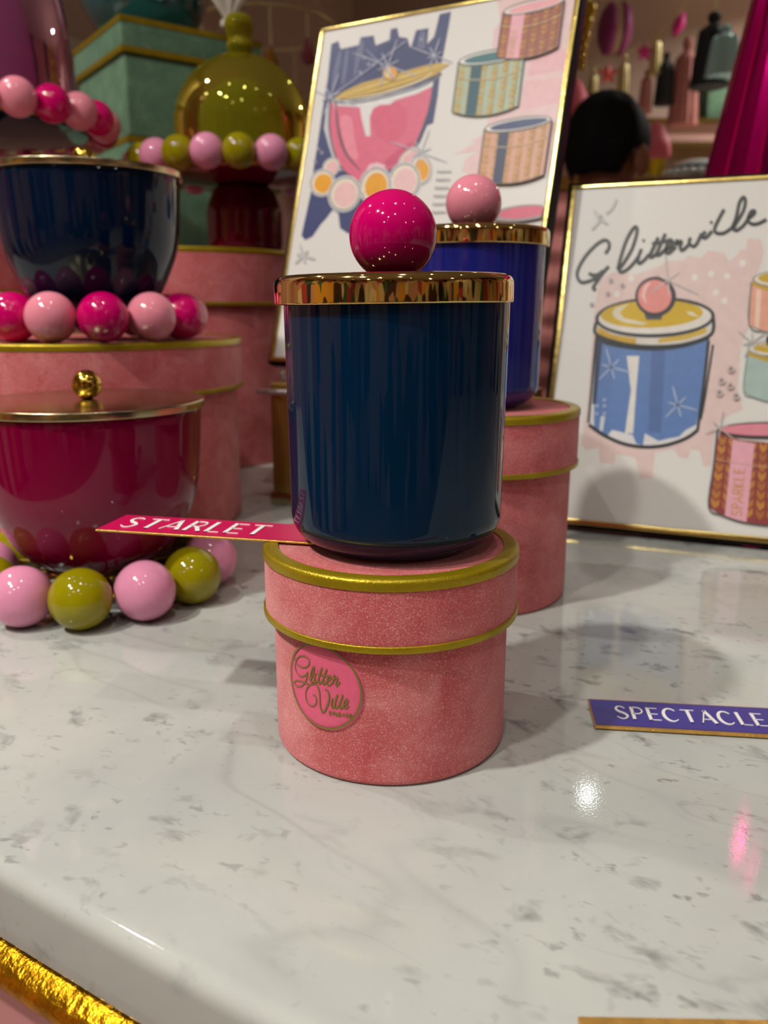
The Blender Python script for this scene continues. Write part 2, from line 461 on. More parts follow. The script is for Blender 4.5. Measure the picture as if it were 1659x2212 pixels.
# ------------------------------------------------------------------ round velvet hat boxes
def hat_box(name, label, loc, r_body, r_lid, h, lid_h, tr, group='round pink velvet boxes', n=96):
    t = thing(name, label, 'box', loc, 0, group)
    zb = h-lid_h
    part('body', MB().lathe(fil([(0, 0), (r_body, 0), (r_body, h-.004), (0, h-.004)], [0, .003, .001, 0]), n), M['velvet'], t)
    li = MB().lathe(fil([(r_body+.0006, zb), (r_lid, zb), (r_lid, h), (r_lid-tr*.9, h), (0, h)], [0, .0008, .0035, 0, 0], 6)+[(0, h-.003), (r_body+.0006, h-.003), (r_body+.0006, zb)], n)
    lid = part('lid', li, M['velvet'], t)
    # gold ribbon over the top edge and round the lower rim
    e = .0009
    top = fil([(r_lid-tr, h-.0006), (r_lid-tr, h+e), (r_lid+e*.6, h+e), (r_lid+e*.6, h-tr*.62), (r_lid-.0008, h-tr*.62)], [0, .0005, .0042, .0004, 0], 7)
    part('top_ribbon', MB().lathe(top+[top[0]], n), M['trim'], lid, ang=60, label='olive gold ribbon over the lid edge')
    low = fil([(r_lid-.001, zb-.0004), (r_lid+e, zb-.0004), (r_lid+e, zb+tr*.42), (r_lid-.001, zb+tr*.42)], [0, .0006, .0006, 0], 4)
    part('rim_ribbon', MB().lathe(low+[low[0]], n), M['trim'], lid, ang=60, label='olive gold ribbon round the lid rim')
    return t
B1 = (.003, .3515); B1R = .0516; B1H = .0885
b1 = hat_box('hat_box', 'small pink velvet round box with glitter sticker, nearest, under the navy candle', (B1[0], B1[1], 0), B1R, .0552, B1H, .0285, .0062)
B2 = (.0585, .552)
b2 = hat_box('hat_box', 'pink velvet round box under the royal blue candle', (B2[0], B2[1], 0), .0655, .0695, .125, .036, .0065)
BG = (-.262, .752)
b3 = hat_box('hat_box', 'wide pink velvet round box carrying the navy bowl, behind the berry bowl', (BG[0], BG[1], 0), .128, .1335, .161, .042, .0075, n=128)
B4 = (-.252, 1.09)
b4 = hat_box('hat_box', 'tall pink velvet round box carrying the olive cloche stand', (B4[0], B4[1], 0), .135, .140, .252, .062, .008, n=128)
B5 = (-.53, .98)
b5 = hat_box('hat_box', 'tall pink velvet round box at the left edge under the purple cloche stand', (B5[0], B5[1], 0), .139, .144, .268, .066, .008, n=128)

# ---- sticker on the front box (drawn on the unrolled cylinder)
def cyl_uv(px, py, c, r):
    d = ray(px, py); ox, oy = CP.x-c[0], CP.y-c[1]
    a = d.x**2+d.y**2; b = ox*d.x+oy*d.y; q = ox*ox+oy*oy-r*r
    p = CP+d*((-b-math.sqrt(b*b-a*q))/a)
    return (math.atan2(p.x-c[0], -(p.y-c[1]))*r, p.z)
def cyl_pt(u, v, r, dr):
    a = u/r; return ((r+dr)*math.sin(a), -(r+dr)*math.cos(a), v)
def ribbon2d(pts, w, closed=False):
    """flat ribbon in 2d: returns (verts, quads)"""
    P = [Vector(p) for p in pts]; n = len(P); Ws = w if isinstance(w, (list, tuple)) else [w]*n
    vs = []
    for i in range(n):
        a = P[i-1] if (i or closed) else P[i]; b = P[(i+1) % n] if (i < n-1 or closed) else P[i]
        t = (b-a); t = t.normalized() if t.length > 1e-12 else Vector((1, 0))
        q = Vector((-t.y, t.x))*Ws[i]*.5
        vs += [P[i]+q, P[i]-q]
    fs = [(2*i, 2*i+1, 2*((i+1) % n)+1, 2*((i+1) % n)) for i in range(n if closed else n-1)]
    return vs, fs
def resample(pts, step):
    out = [Vector(pts[0])]
    for a, b in zip(pts, pts[1:]):
        a, b = Vector(a), Vector(b); k = max(1, int((b-a).length/step))
        out += [a.lerp(b, (i+1)/k) for i in range(k)]
    return out
SU, SV, SR = -.0296, .0407, .0190
mb = MB(); rings = 8; seg = 64
vs = [cyl_pt(SU, SV, B1R, .0006)]; fs = []
for k in range(1, rings+1):
    for i in range(seg):
        a = 2*PI*i/seg; vs.append(cyl_pt(SU+SR*k/rings*math.cos(a), SV+SR*k/rings*math.sin(a), B1R, .0006 if k < rings else .0001))
for i in range(seg):
    j = (i+1) % seg; fs.append((0, 1+i, 1+j))
    for k in range(rings-1):
        fs.append((1+k*seg+i, 1+(k+1)*seg+i, 1+(k+1)*seg+j, 1+k*seg+j))
st = part('sticker', mb.add(vs, fs), M['stickerpink'], b1, label='round pink sticker with olive gold script lettering')
# lettering traced in the sticker's own frame; px frame of the zoomed crop -> full pixel
def s2p(x, y): return (600+x*220/1659., 1360+y*260/1961.)
SCRIPT = [
    # G of Glitter
    ([(290, 455), (305, 520), (350, 580), (430, 622), (500, 600), (530, 540), (510, 470), (440, 432), (370, 440), (320, 500), (300, 600), (320, 690), (370, 755), (430, 765), (480, 730), (500, 695), (495, 760), (470, 840), (430, 900), (370, 935), (310, 910), (290, 860), (330, 835), (400, 845), (470, 875), (530, 890)], 22),
    ([(535, 830), (560, 700), (590, 610), (610, 620), (590, 720), (555, 820), (570, 860), (610, 830)], 24),
    ([(640, 700), (610, 810), (630, 860), (680, 800)], 24), ([(655, 668), (665, 672)], 22),
    ([(735, 620), (700, 720), (675, 830), (690, 880), (740, 830)], 28), ([(815, 640), (775, 740), (745, 850), (760, 890), (810, 850)], 28),
    ([(665, 725), (740, 740), (850, 760)], 22),
    ([(810, 850), (870, 800), (880, 760), (850, 755), (815, 820), (820, 890), (860, 905), (905, 850)], 24),
    ([(935, 730), (920, 800), (905, 880)], 24), ([(915, 820), (960, 780), (985, 790), (960, 870), (970, 915), (1010, 870), (1020, 840)], 24),
    # V of Ville
    ([(590, 1070), (625, 1080), (645, 1150), (630, 1220), (575, 1250), (510, 1210), (475, 1120), (475, 1010), (520, 920), (580, 890), (640, 895), (685, 980), (700, 1100), (705, 1230), (740, 1345), (780, 1320), (830, 1210), (850, 1110), (840, 1030), (810, 990), (780, 975)], [20]*10+[24]*4+[30]*5+[22]*3),
    ([(905, 1115), (885, 1210), (900, 1270), (945, 1230)], 26),
    ([(985, 1055), (955, 1150), (935, 1240), (960, 1280), (1005, 1230)], 30), ([(1070, 1060), (1035, 1160), (1010, 1240), (1035, 1285), (1080, 1240)], 30),
    ([(1075, 1240), (1140, 1190), (1150, 1140), (1115, 1140), (1085, 1200), (1090, 1265), (1130, 1275), (1165, 1230)], 26),
]
mb = MB()
for pts, w in SCRIPT:
    uv = [cyl_uv(*s2p(*p), B1, B1R+.0006) for p in pts]
    sp = catmull(uv, 5)
    wl = w if isinstance(w, list) else [w]*len(pts)
    ws = []
    for i in range(len(pts)-1): ws += [wl[min(i, len(wl)-1)]]*5
    ws.append(wl[-1]); ws = [q*2.45e-5 for q in ws]
    v2, f2 = ribbon2d(sp, ws)
    mb.add([cyl_pt(p.x, p.y, B1R, .0009) for p in v2], f2)
# little capitals S T U D I O S
CAPS = {'S': [[(.9, .85), (.5, 1), (.1, .8), (.2, .55), (.8, .45), (.9, .2), (.5, 0), (.1, .15)]], 'T': [[(0, 1), (1, 1)], [(.5, 1), (.5, 0)]],
        'U': [[(.1, 1), (.1, .2), (.5, 0), (.9, .2), (.9, 1)]], 'D': [[(.1, 0), (.1, 1), (.6, .95), (.9, .5), (.6, .05), (.1, 0)]],
        'I': [[(.5, 0), (.5, 1)]], 'O': [[(.5, 0), (.1, .3), (.1, .7), (.5, 1), (.9, .7), (.9, .3), (.5, 0)]]}
a0 = Vector(cyl_uv(*s2p(845, 1368), B1, B1R)); a1 = Vector(cyl_uv(*s2p(1222, 1420), B1, B1R)); a2 = Vector(cyl_uv(*s2p(850, 1300), B1, B1R))
ex = (a1-a0)/7; ey = Vector((0, (a2-a0).y*.8))
for i, ch in enumerate('STUDIOS'):
    for sdef in CAPS[ch]:
        v2, f2 = ribbon2d([a0+ex*(i+.05+.85*p[0])+ey*p[1] for p in sdef], .00046)
        mb.add([cyl_pt(p.x, p.y, B1R, .0009) for p in v2], f2)
part('script_lettering', mb, M['inkgold'], st, label='olive gold script lettering')
v2, f2 = ribbon2d([Vector((SU+.0178*math.cos(2*PI*i/80), SV+.0178*math.sin(2*PI*i/80))) for i in range(80)], .00085, True)
part('ring_line', MB().add([cyl_pt(p.x, p.y, B1R, .0009) for p in v2], f2), M['inkgold'], st)

# ------------------------------------------------------------------ candles with ball lids
def candle(label, loc, mat, ball, s=1.0, tilt=0.0):
    t = thing('lidded_candle', label, 'candle', loc, 0, 'lidded jar candles')
    pr = fil([(0, .001), (.036*s, 0), (.0452*s, .008), (.0462*s, .103*s), (.0440*s, .103*s), (.042*s, .012), (0, .010)], [0, .006, .012, .0008, .0008, .004, 0], 7)
    part('jar', MB().lathe(pr, 96), mat, t)
    z0 = .1000*s; z1 = .1112*s; R = .0487*s
    lp = fil([(.0464*s, z0), (R, z0), (R, z1), (0, z1+.0003)], [0, .0008, .0042, 0], 8)
    lid = part('lid', MB().lathe(lp+[(0, z0+.003), (.0464*s, z0+.003), (.0464*s, z0)], 128), M['gold'], t, rot=(0, tilt, 0), label='mirror gold lid')
    rb = .0177*s; sink = .0022
    mb = MB(); n = 28
    prof = [(rb*math.sin(PI*k/n), z1+rb-sink-rb*math.cos(PI*k/n)) for k in range(n+1)]
    prof = [p for p in prof if p[1] > z1-.0002]
    part('ball_knob', MB().lathe([(0, prof[0][1])]+prof, 64), ball, lid)
    return t
candle('navy glass candle jar with gold lid and magenta ball knob, on the nearest box', (.0052, .3525, B1H+.0012), M['navy'], M['magball'], 1.0, math.radians(-.7))
candle('royal blue glass candle jar with gold lid and candy pink ball knob', (.0560, .552, .1262), M['royal'], M['pinkball'], .985)

# ------------------------------------------------------------------ stroke alphabet for the cards
def arc(cx, cy, rx, ry, a0, a1, n=14):
    return [(cx+rx*math.cos(math.radians(a0+(a1-a0)*k/n)), cy+ry*math.sin(math.radians(a0+(a1-a0)*k/n))) for k in range(n+1)]
TK, TN = .235, .075         # thick and thin strokes
def swell(n, lo=TN, hi=TK): return [lo+(hi-lo)*math.sin(PI*i/(n-1)) for i in range(n)]
_s = catmull([(.80, .84), (.58, .98), (.28, .95), (.15, .75), (.34, .57), (.62, .46), (.84, .27), (.70, .06), (.38, .01), (.08, .16)], 5)
_c = arc(.58, .5, .52, .5, 42, 318, 30)
GL = {
    'S': (.95, [(_s, [TN+(TK-TN)*max(0, 1-abs(i/(len(_s)-1)-.5)*2.2) for i in range(len(_s))])]),
    'T': (1.0, [([(0, .965), (1, .965)], TN), ([(.5, .95), (.5, 0)], TK)]),
    'A': (1.1, [([(.04, 0), (.55, 1)], TN*1.2), ([(.52, 1), (1.02, 0)], TK), ([(.22, .3), (.82, .3)], TN)]),
    'R': (1.0, [([(.12, 0), (.12, 1)], TK), ([(.12, .965)]+arc(.5, .73, .32, .235, 90, -90, 12)+[(.12, .495)], TN*1.4), ([(.45, .5), (.92, 0)], TK)]),
    'L': (.85, [([(.12, 0), (.12, 1)], TK), ([(.12, .035), (.82, .035)], TN)]),
    'E': (.9, [([(.12, 0), (.12, 1)], TK), ([(.12, .965), (.82, .965)], TN), ([(.12, .5), (.74, .5)], TN), ([(.12, .035), (.86, .035)], TN)]),
    'P': (.95, [([(.12, 0), (.12, 1)], TK), ([(.12, .965)]+arc(.48, .71, .36, .255, 90, -90, 12)+[(.12, .455)], TN*1.5)]),
    'C': (1.15, [(_c, swell(len(_c), TN, TK))]),
    'K': (.95, [([(.12, 0), (.12, 1)], TK), ([(.85, 1), (.15, .45)], TN*1.3), ([(.35, .58), (.9, 0)], TK)]),
}
def lettering(word, x0, x1, y0, hgt, z, gap=.22):
    tot = sum(GL[c][0] for c in word)+gap*(len(word)-1); k = (x1-x0)/tot
    mb = MB(); x = 0
    for c in word:
        w, strokes = GL[c]
        for pts, wd_ in strokes:
            P = [Vector((x0+(x+p[0])*k, y0+p[1]*hgt)) for p in pts]
            ws = [q*k for q in wd_] if isinstance(wd_, list) else wd_*k
            v2, f2 = ribbon2d(P, ws)
            n = len(v2); th = .00035
            mb.add([(p.x, p.y, z) for p in v2]+[(p.x, p.y, z+th) for p in v2],
                   [tuple(i+n for i in f) for f in f2]+[f for f in f2]+[(2*i, 2*i+2, n+2*i+2, n+2*i) for i in range(len(f2))]+[(2*i+1, n+2*i+1, n+2*i+3, 2*i+3) for i in range(len(f2))])
        x += w+gap
    return mb
def name_card(label, pTL, pBL, dirx, length, width, thick, mat, word, wx, low_gold, M0=None, tilt=0.0, bend=None, hy=(.25, .62), top_gold=.0013):
    ex = Vector(dirx).normalized(); ez = Vector((0, 0, 1)); ey = ez.cross(ex)
    if tilt:
        R = Matrix.Rotation(tilt, 3, ex); ey = R @ ey; ez = R @ ez
    mat4 = Matrix(((ex.x, ey.x, ez.x, pBL[0]), (ex.y, ey.y, ez.y, pBL[1]), (ex.z, ey.z, ez.z, pBL[2]), (0, 0, 0, 1)))
    t = thing('name_card', label, 'card', group='foil edged name cards', M=mat4)
    part('board', MB().box((0, 0, 0), (length, width, thick)), M['foilgold'], t, smooth=False, bevel=.0003)
    part('face', MB().box((.0006, low_gold, thick*.5), (length-.0006, width-top_gold, thick+.00025)), mat, t, smooth=False)
    if word:
        part('lettering', lettering(word, wx[0], wx[1], low_gold+(width-low_gold)*hy[0], width*hy[1]*.72, thick+.00025), M['letter'], t, smooth=False,
             label='white capital letters')
    return t
c0 = onz(205, 1142, B1H+.0022); c1 = onz(660, 1170, B1H+.0022); ctl = onz(247, 1108, B1H+.0022)
# ------------------------------------------------------------------
name_card('magenta name card with white capitals, gripped between the navy candle and its box', None, (c0.x, c0.y, B1H+.0009), (c1.x-c0.x, c1.y-c0.y, 0), .128, .0285, .0009, M['cardmag'], 'STARLET', (.0075, .0775), .0012, hy=(.17, .80))
s0 = onz(1285, 1577); s1 = onz(1659, 1598)
name_card('violet blue name card with white capitals lying on the marble', None, (s0.x, s0.y, .0006), (s1.x-s0.x, s1.y-s0.y, 0), .112, .0288, .0010, M['cardblue'], 'SPECTACLE', (.011, .0795), .0024, hy=(.24, .60))
g0 = onz(1248, 2196, .002); g1 = onz(1659, 2203, .002); gd = (g1-g0).normalized(); gp = Vector((-gd.y, gd.x, 0))
g0b = g0-gp*.0272
name_card('gold edged name card cut off by the bottom edge of the photo', None, (g0b.x, g0b.y, .0006), (g1.x-g0.x, g1.y-g0.y, 0), .112, .0272, .0016, M['cardmag'], None, None, .0012, top_gold=.005)

# ------------------------------------------------------------------ bowls on bead feet
def bead_mesh(name, r, mat, n=20, m=32):
    pr_ = [(r*math.sin(PI*k/n), -r*math.cos(PI*k/n)) for k in range(n+1)]
    pr_[0] = (0, -r); pr_[-1] = (0, r)
    return MB().lathe(pr_, m).mesh(name, mat)
BR = .0187
BEAD = {k: bead_mesh('bead', BR, M[k]) for k in ('magball', 'pinkball', 'lilac', 'olive')}
def bead_ring(parent, r, z, n, ph, keys, name='bead'):
    for i in range(n):
        a = ph+2*PI*i/n
        obj(name, BEAD[keys[i % len(keys)]], parent, (r*math.cos(a), r*math.sin(a), z))
def bowl(label, loc, mat, keys, n, ph, rr, rim, zr, wire=True):
    t = thing('bead_footed_bowl', label, 'bowl', loc, 0, 'bowls standing on bead rings')
    zb = .019
    pts = [(0, zb), (.030, zb+.001), (.049, zb+.013), (.0605, zb+.033), (rim-.0055, zb+.058), (rim-.0018, zr-.002), (rim-.002, zr-.0015), (rim-.005, zr-.0015), (rim-.009, zb+.060), (.057, zb+.036), (.045, zb+.017), (.028, zb+.005), (0, zb+.004)]
    out = [tuple(p) for p in catmull([Vector(p) for p in pts[:6]], 6)]+[tuple(p) for p in catmull([Vector(p) for p in pts[6:]], 4)]
    out = [(max(0, a), b) for a, b in out]
    part('bowl', MB().lathe(out, 96), mat, t)
    lp = fil([(0, zr-.001), (rim-.006, zr-.001), (rim+.0005, zr-.001), (rim+.0005, zr+.0040), (0, zr+.0044)], [0, 0, .0008, .0010, 0], 5)
    lid = part('lid', MB().lathe(lp, 128), M['brass'], t, label='flat satin brass lid')
    kr = .0095; pr_ = [(kr*math.sin(PI*k/20), zr+.0044+kr*.96-kr*math.cos(PI*k/20)) for k in range(21)]
    part('knob', MB().lathe([(0, pr_[0][1])]+pr_[1:-1]+[(0, pr_[-1][1])], 40), M['goldknob'], lid, label='round brass knob')
    w = MB().tube([(( rr-.002)*math.cos(2*PI*k/64), (rr-.002)*math.sin(2*PI*k/64), BR) for k in range(64)], .0016, 8, True)
    w.tube([(.034*math.cos(2*PI*k/48), .034*math.sin(2*PI*k/48), zb-.001) for k in range(48)], .002, 8, True)
    for k in range(n):
        a = ph+2*PI*(k+.5)/n
        w.tube([(.034*math.cos(a), .034*math.sin(a), zb-.001), (rr*math.cos(a), rr*math.sin(a), BR)], .0012, 6)
    part('wire_frame', w, M['goldknob'], t)
    bead_ring(t, rr, BR, n, ph, keys)
    return t
bowl('berry red glazed bowl with brass lid on lilac and olive beads, in front', (-.1925, .5435, 0), M['berry'], ['olive', 'lilac'], 12, math.radians(-81.4), .0725, .0735, .126)
bowl('navy glazed bowl with brass lid on magenta and pink beads, upper left', (-.2365, .705, .162), M['inky'], ['magball', 'pinkball'], 12, math.radians(-68), .0725, .0745, .126)

# ------------------------------------------------------------------ cloches on bead-rimmed cake stands
def cake_stand(label, loc, mat, keys, n, ph, rr, zp, ped):
    t = thing('cake_stand', label, 'cake stand', loc, 0, 'bead rimmed cake stands')
    part('pedestal', MB().lathe(fil([(0, 0)]+ped+[(0, ped[-1][1])], .006, 5), 64), mat, t)
    pl = fil([(0, zp-.006), (.035, zp-.008), (rr-.006, zp-.001), (rr-.004, zp+.006), (rr-.008, zp+.006), (.03, zp+.001), (0, zp+.001)], [0, .01, .002, .002, .002, .01, 0], 5)
    part('plate', MB().lathe(pl, 96), mat, t)
    w = MB()
    for dz in (-.004, .004):
        w.tube([((rr+.002)*math.cos(2*PI*k/96), (rr+.002)*math.sin(2*PI*k/96), zp+.006+dz) for k in range(96)], .0022, 8, True)
    part('wire_rim', w, M['goldknob'], t)
    bead_ring(t, rr+.012, zp+.012, n, ph, keys)
    return t
def cloche(label, loc, mat, r, hcyl, rise, knob):
    t = thing('glass_cloche', label, 'cloche', loc, 0, 'coloured glass cloches')
    pr_ = [(r, 0), (r*1.0, hcyl)]
    pr_ += [(r*math.cos(PI/2*k/18), hcyl+rise*math.sin(PI/2*k/18)) for k in range(1, 18)]
    zt = hcyl+rise
    out = pr_+[(.013, zt-.001)]
    part('dome', MB().lathe(out, 96), mat, t)
    part('rim', MB().tube([(r*math.cos(2*PI*k/80), r*math.sin(2*PI*k/80), .001) for k in range(80)], .002, 8, True), mat, t)
    part('knob', MB().lathe([tuple(p) for p in catmull([Vector(p) for p in knob], 4)], 40, (0, 0, zt-.002)), mat, t)
    return t
OC = (-.172, 1.085); Z4 = .2535
zpl = ony(515, 324, .96).z-Z4
cake_stand('ruby glass cake stand rimmed with lilac and olive beads under the olive cloche', (OC[0], OC[1], Z4), M['redglass'], ['lilac', 'olive'], 22, math.radians(-66), .110, zpl-.012,
           [(.044, 0), (.046, .01), (.046, .05), (.036, .074), (.016, .086), (.016, zpl-.017)])
cloche('olive yellow glass cloche with stacked ball knob', (OC[0]+.002, OC[1], Z4+zpl-.0058), M['oliveglass'], .081, .050, .082,
       [(.012, 0), (.0155, .010), (.0135, .017), (.0155, .024), (.0175, .034), (.012, .043), (0, .045)])
PC = (-.452, .985); Z5 = .2695
zp5 = .388-Z5
cake_stand('inky navy cake stand rimmed with magenta and pink beads under the purple cloche', (PC[0], PC[1], Z5), M['inky'], ['pinkball', 'magball'], 24, math.radians(-77), .128, zp5-.014,
           [(.056, 0), (.058, .008), (.05, .04), (.032, .065), (.022, .08), (.022, zp5-.02)])
cloche('tall purple glass cloche at the top left corner', (PC[0], PC[1], Z5+zp5-.0068), M['purpleglass'], .113, .05, .22,
       [(.012, 0), (.016, .012), (.013, .02), (.018, .034), (.012, .05), (0, .053)])

# ------------------------------------------------------------------ mint velvet square boxes
MK = ony(258, 28, 1.32)
mang = math.radians(36)
def square_box(label, z0, z1, lid_h, side, over=.004):
    cx = MK.x+(side/2)*(math.cos(mang)-math.sin(mang)); cy = MK.y+(side/2)*(math.sin(mang)+math.cos(mang))
    t = thing('square_velvet_box', label, 'box', (cx, cy, z0), mang, 'mint velvet boxes')
    s = side/2-over; h = z1-z0
    part('body', MB().box((-s, -s, 0), (s, s, h-lid_h*.5)), M['mint'], t, bevel=.003)
    s2 = side/2
    lid = part('lid', MB().box((-s2, -s2, h-lid_h), (s2, s2, h)), M['mint'], t, bevel=.003)
    for nm, zz in (('top_ribbon', h-.0042), ('rim_ribbon', h-lid_h+.003)):
        w = MB()
        k = s2+.001; o = .006
        for (x0, y0, x1, y1) in ((-k, -k, k, -k+o), (-k, k-o, k, k), (-k, -k+o, -k+o, k-o), (k-o, -k+o, k, k-o)):
            w.box((x0, y0, zz-.0045), (x1, y1, zz+.0035))
        part(nm, w, M['trim'], lid, smooth=False)
    return t
zlt = MK.z; zl = ony(258, 106, 1.32).z; zb_ = ony(258, 290, 1.32).z
square_box('upper mint velvet square box with gold ribbon edges', zb_, zlt, zlt-zl, .225)
square_box('middle mint velvet square box with gold ribbon edges', zb_-.21, zb_-.0005, .06, .226)
square_box('lowest mint velvet square box, standing on the marble behind', 0.0006, zb_-.2105, .06, .227)
# teal globe vase and white feather tuft on the top mint box
mc = Vector((MK.x+.1125*(math.cos(mang)-math.sin(mang)), MK.y+.1125*(math.sin(mang)+math.cos(mang)), zlt))
tg = thing('globe_vase', 'dark teal glazed globe vase on top of the mint boxes', 'vase', (mc.x-.03, mc.y+.0, zlt+.002))
part('globe', MB().lathe([tuple(p) for p in catmull([Vector(p) for p in ((0, 0), (.05, .002), (.085, .03), (.102, .085), (.085, .14), (.045, .175), (.036, .19), (.042, .205), (.036, .205), (.03, .19), (0, .188))], 5)], 64), M['tealglass'], tg)
ft = thing('feather_tuft', 'white feather tuft standing on the mint box beside the teal vase', 'feathers', (ony(497, 60, 1.40).x, 1.39, zlt+.002))
M['white'] = simple('white_feather', (236, 228, 214), .8)
part('base', MB().lathe([(0, 0), (.012, 0), (.012, .008), (.004, .012), (0, .012)], 20), M['white'], ft)
for k in range(16):
    a = 2*PI*k/16*1.7; tl = .3+.55*((k*7) % 16)/16
    tip = Vector((.055*math.cos(a)*tl*1.3, .055*math.sin(a)*tl*1.3, .11-.05*tl)); P = [Vector((0, 0, .008)), tip*.4+Vector((0, 0, .012)), tip*.8+Vector((0, 0, .006)), tip]
    part('plume', MB().tube(catmull(P, 4), [.002+.006*math.sin(PI*min(1, i/12*.9+.05)) for i in range(13)], 6), M['white'], ft)

# ------------------------------------------------------------------ printed panels
class Panel:
    def __init__(s, name, label, A, yaw, lean, w, h, x0=0.0, frame=.0074, depth=.012, group='leaning art panels'):
        s.e = Vector((math.cos(yaw), math.sin(yaw), 0)); n0 = Vector((-s.e.y, s.e.x, 0))
        s.u = Vector((0, 0, 1))*math.cos(lean)+n0*math.sin(lean); s.n = s.e.cross(s.u)
        s.A = Vector(A)
        o = s.A+s.e*x0
        m4 = Matrix(((s.e.x, s.u.x, s.n.x, o.x), (s.e.y, s.u.y, s.n.y, o.y), (s.e.z, s.u.z, s.n.z, o.z), (0, 0, 0, 1)))
        s.o = o; s.layer = 0
        s.t = thing(name, label, 'art panel', group=group, M=m4)
        part('backing_board', MB().box((0, 0, -depth), (w, h, -.0002)), M['black'], s.t, smooth=False, bevel=.0006)
        f = frame; z = .0018; i = .0027
        for lo, hi in (((i, i), (w-i, f)), ((i, h-f*.8), (w-i, h-i)), ((i, f), (f, h-f*.8)), ((w-f, f), (w-i, h-f*.8))):
            part('frame_rail', MB().box((lo[0], lo[1], -.0004), (hi[0], hi[1], z)), M['goldframe'], s.t, smooth=True, bevel=.0008)
        part('sheet', MB().box((f, f, -.0003), (w-f, h-f*.8, .0003)), M['sheet'], s.t, smooth=False)
        s.w, s.h, s.f = w, h, f
    def loc(s, px, py):
        d = ray(px, py); t = (s.o-CP).dot(s.n)/d.dot(s.n); q = CP+d*t-s.o
        return Vector((q.dot(s.e), q.dot(s.u)))
    def clip(s, p):
        return Vector((min(max(p.x, s.f+.0002), s.w-s.f-.0002), min(max(p.y, s.f+.0002), s.h-s.f*.8-.0002)))
    def begin(s, T): s.mb = MB(); s.T = T
    def _z(s): s.layer += 1; return .0004+s.layer*.000008
    def poly(s, pts, col, smooth=0):
        if smooth: pts = catmull(pts, smooth, True)
        P = [s.clip(s.loc(*s.T(p[0], p[1]))) for p in pts]; z = s._z()
        tris = tessellate_polygon([[Vector((p.x, p.y, 0)) for p in P]])
        fs = []
        for a, b, c in tris:
            if (P[b]-P[a]).cross(P[c]-P[a]) < 0: a, b, c = a, c, b
            fs.append((a, b, c))
        s.mb.add([(p.x, p.y, z) for p in P], fs, lin(col))
    def ell(s, cx, cy, rx, ry, col, rot=0, n=40):
        c, q = math.cos(math.radians(rot)), math.sin(math.radians(rot))
        s.poly([(cx+rx*math.cos(2*PI*i/n)*c-ry*math.sin(2*PI*i/n)*q, cy+rx*math.cos(2*PI*i/n)*q+ry*math.sin(2*PI*i/n)*c) for i in range(n)], col)
    def line(s, pts, w, col, smooth=6, taper=False, closed=False):
        P2 = catmull(pts, smooth, closed) if smooth else [Vector(p) for p in pts]
        n = len(P2)
        ws = [w*(math.sin(PI*(i+.6)/(n+.2))**.6 if taper else 1) for i in range(n)]
        v2, f2 = ribbon2d(P2, ws, closed); z = s._z()
        P = [s.clip(s.loc(*s.T(p.x, p.y))) for p in v2]
        fs = []
        for f in f2:
            a, b, c, d = f
            fs.append(f if (P[b]-P[a]).cross(P[c]-P[a]) > 0 else (d, c, b, a))
        s.mb.add([(p.x, p.y, z) for p in P], fs, lin(col))
    def star(s, cx, cy, r, col, k=6, w=3, rot=15, lens=(1, .6, .85, .5, .95, .55)):
        for i in range(k):
            a = math.radians(rot+360/k*i); q = r*lens[i % len(lens)]
            s.line([(cx, cy), (cx+q*.5*math.cos(a), cy+q*.5*math.sin(a)), (cx+q*math.cos(a), cy+q*math.sin(a))], w, col, 3, True)
    def end(s, name, label=None):
        o = obj(name, s.mb.mesh(name, M['print'], smooth=False), s.t)
        if label: o['label'] = label
        return o

INK = (40, 44, 50); GREY = (170, 170, 168); WHT = (238, 234, 228)
# ---- right panel
A = onz(1238, 1149)
B = onz(1659, 1192)
RP = Panel('art_panel', 'white art panel with script heading and blue jar drawing, right, gold frame', (A.x, A.y, .0040), math.atan2(B.y-A.y, B.x-A.x), math.radians(16.5), .235, .3025, -.0358)
c7 = lambda x, y: (1200+x/2.697, 380+y/2.697)
c6 = lambda x, y: (1230+x/3.867, 400+y/3.867)
RP.begin(c7)
PK = (232, 204, 198)
RP.poly([(210, 1000), (235, 720), (260, 610), (330, 560), (470, 575), (600, 530), (640, 500), (750, 490), (770, 465), (850, 480), (890, 435), (985, 450), (1010, 500), (1050, 470), (1075, 430), (1110, 430), (1120, 365), (1195, 370), (1215, 440), (1190, 540), (1140, 620), (1125, 880), (1080, 1000), (1060, 1240), (1090, 1360), (1000, 1400), (930, 1460), (905, 1690), (860, 1690), (840, 1600), (790, 1590), (770, 1650), (720, 1640), (690, 1590), (580, 1610), (565, 1760), (490, 1760), (465, 1640), (350, 1620), (340, 1680), (260, 1670), (250, 1580), (180, 1600), (150, 1560), (190, 1300)], PK)
for x, y in ((1090, 510), (810, 590), (905, 570), (1000, 585), (935, 680), (985, 730), (440, 600), (360, 690)): RP.ell(x, y, 18, 20, (240, 232, 226))
RP.end('pink_wash')
RP.begin(c7)
body = [(232, 930), (300, 975), (430, 1000), (580, 1008), (740, 992), (895, 945), (890, 1000), (872, 1150), (850, 1320), (825, 1480), (760, 1530), (640, 1570), (520, 1580), (400, 1562), (280, 1510), (195, 1450), (205, 1300), (222, 1100)]
RP.poly(body, (226, 224, 224))
RP.poly([(270, 970), (430, 1000), (580, 1008), (740, 992), (890, 950), (880, 1010), (850, 1290), (820, 1450), (760, 1480), (720, 1520), (660, 1530), (600, 1545), (520, 1500), (510, 1570), (470, 1560), (450, 1510), (330, 1480), (300, 1520), (225, 1460), (225, 1250)], (96, 130, 188))
RP.poly([(560, 1010), (640, 1006), (615, 1500), (540, 1490)], (84, 112, 168))
RP.poly([(240, 950), (275, 970), (235, 1330), (215, 1330)], (44, 54, 84))
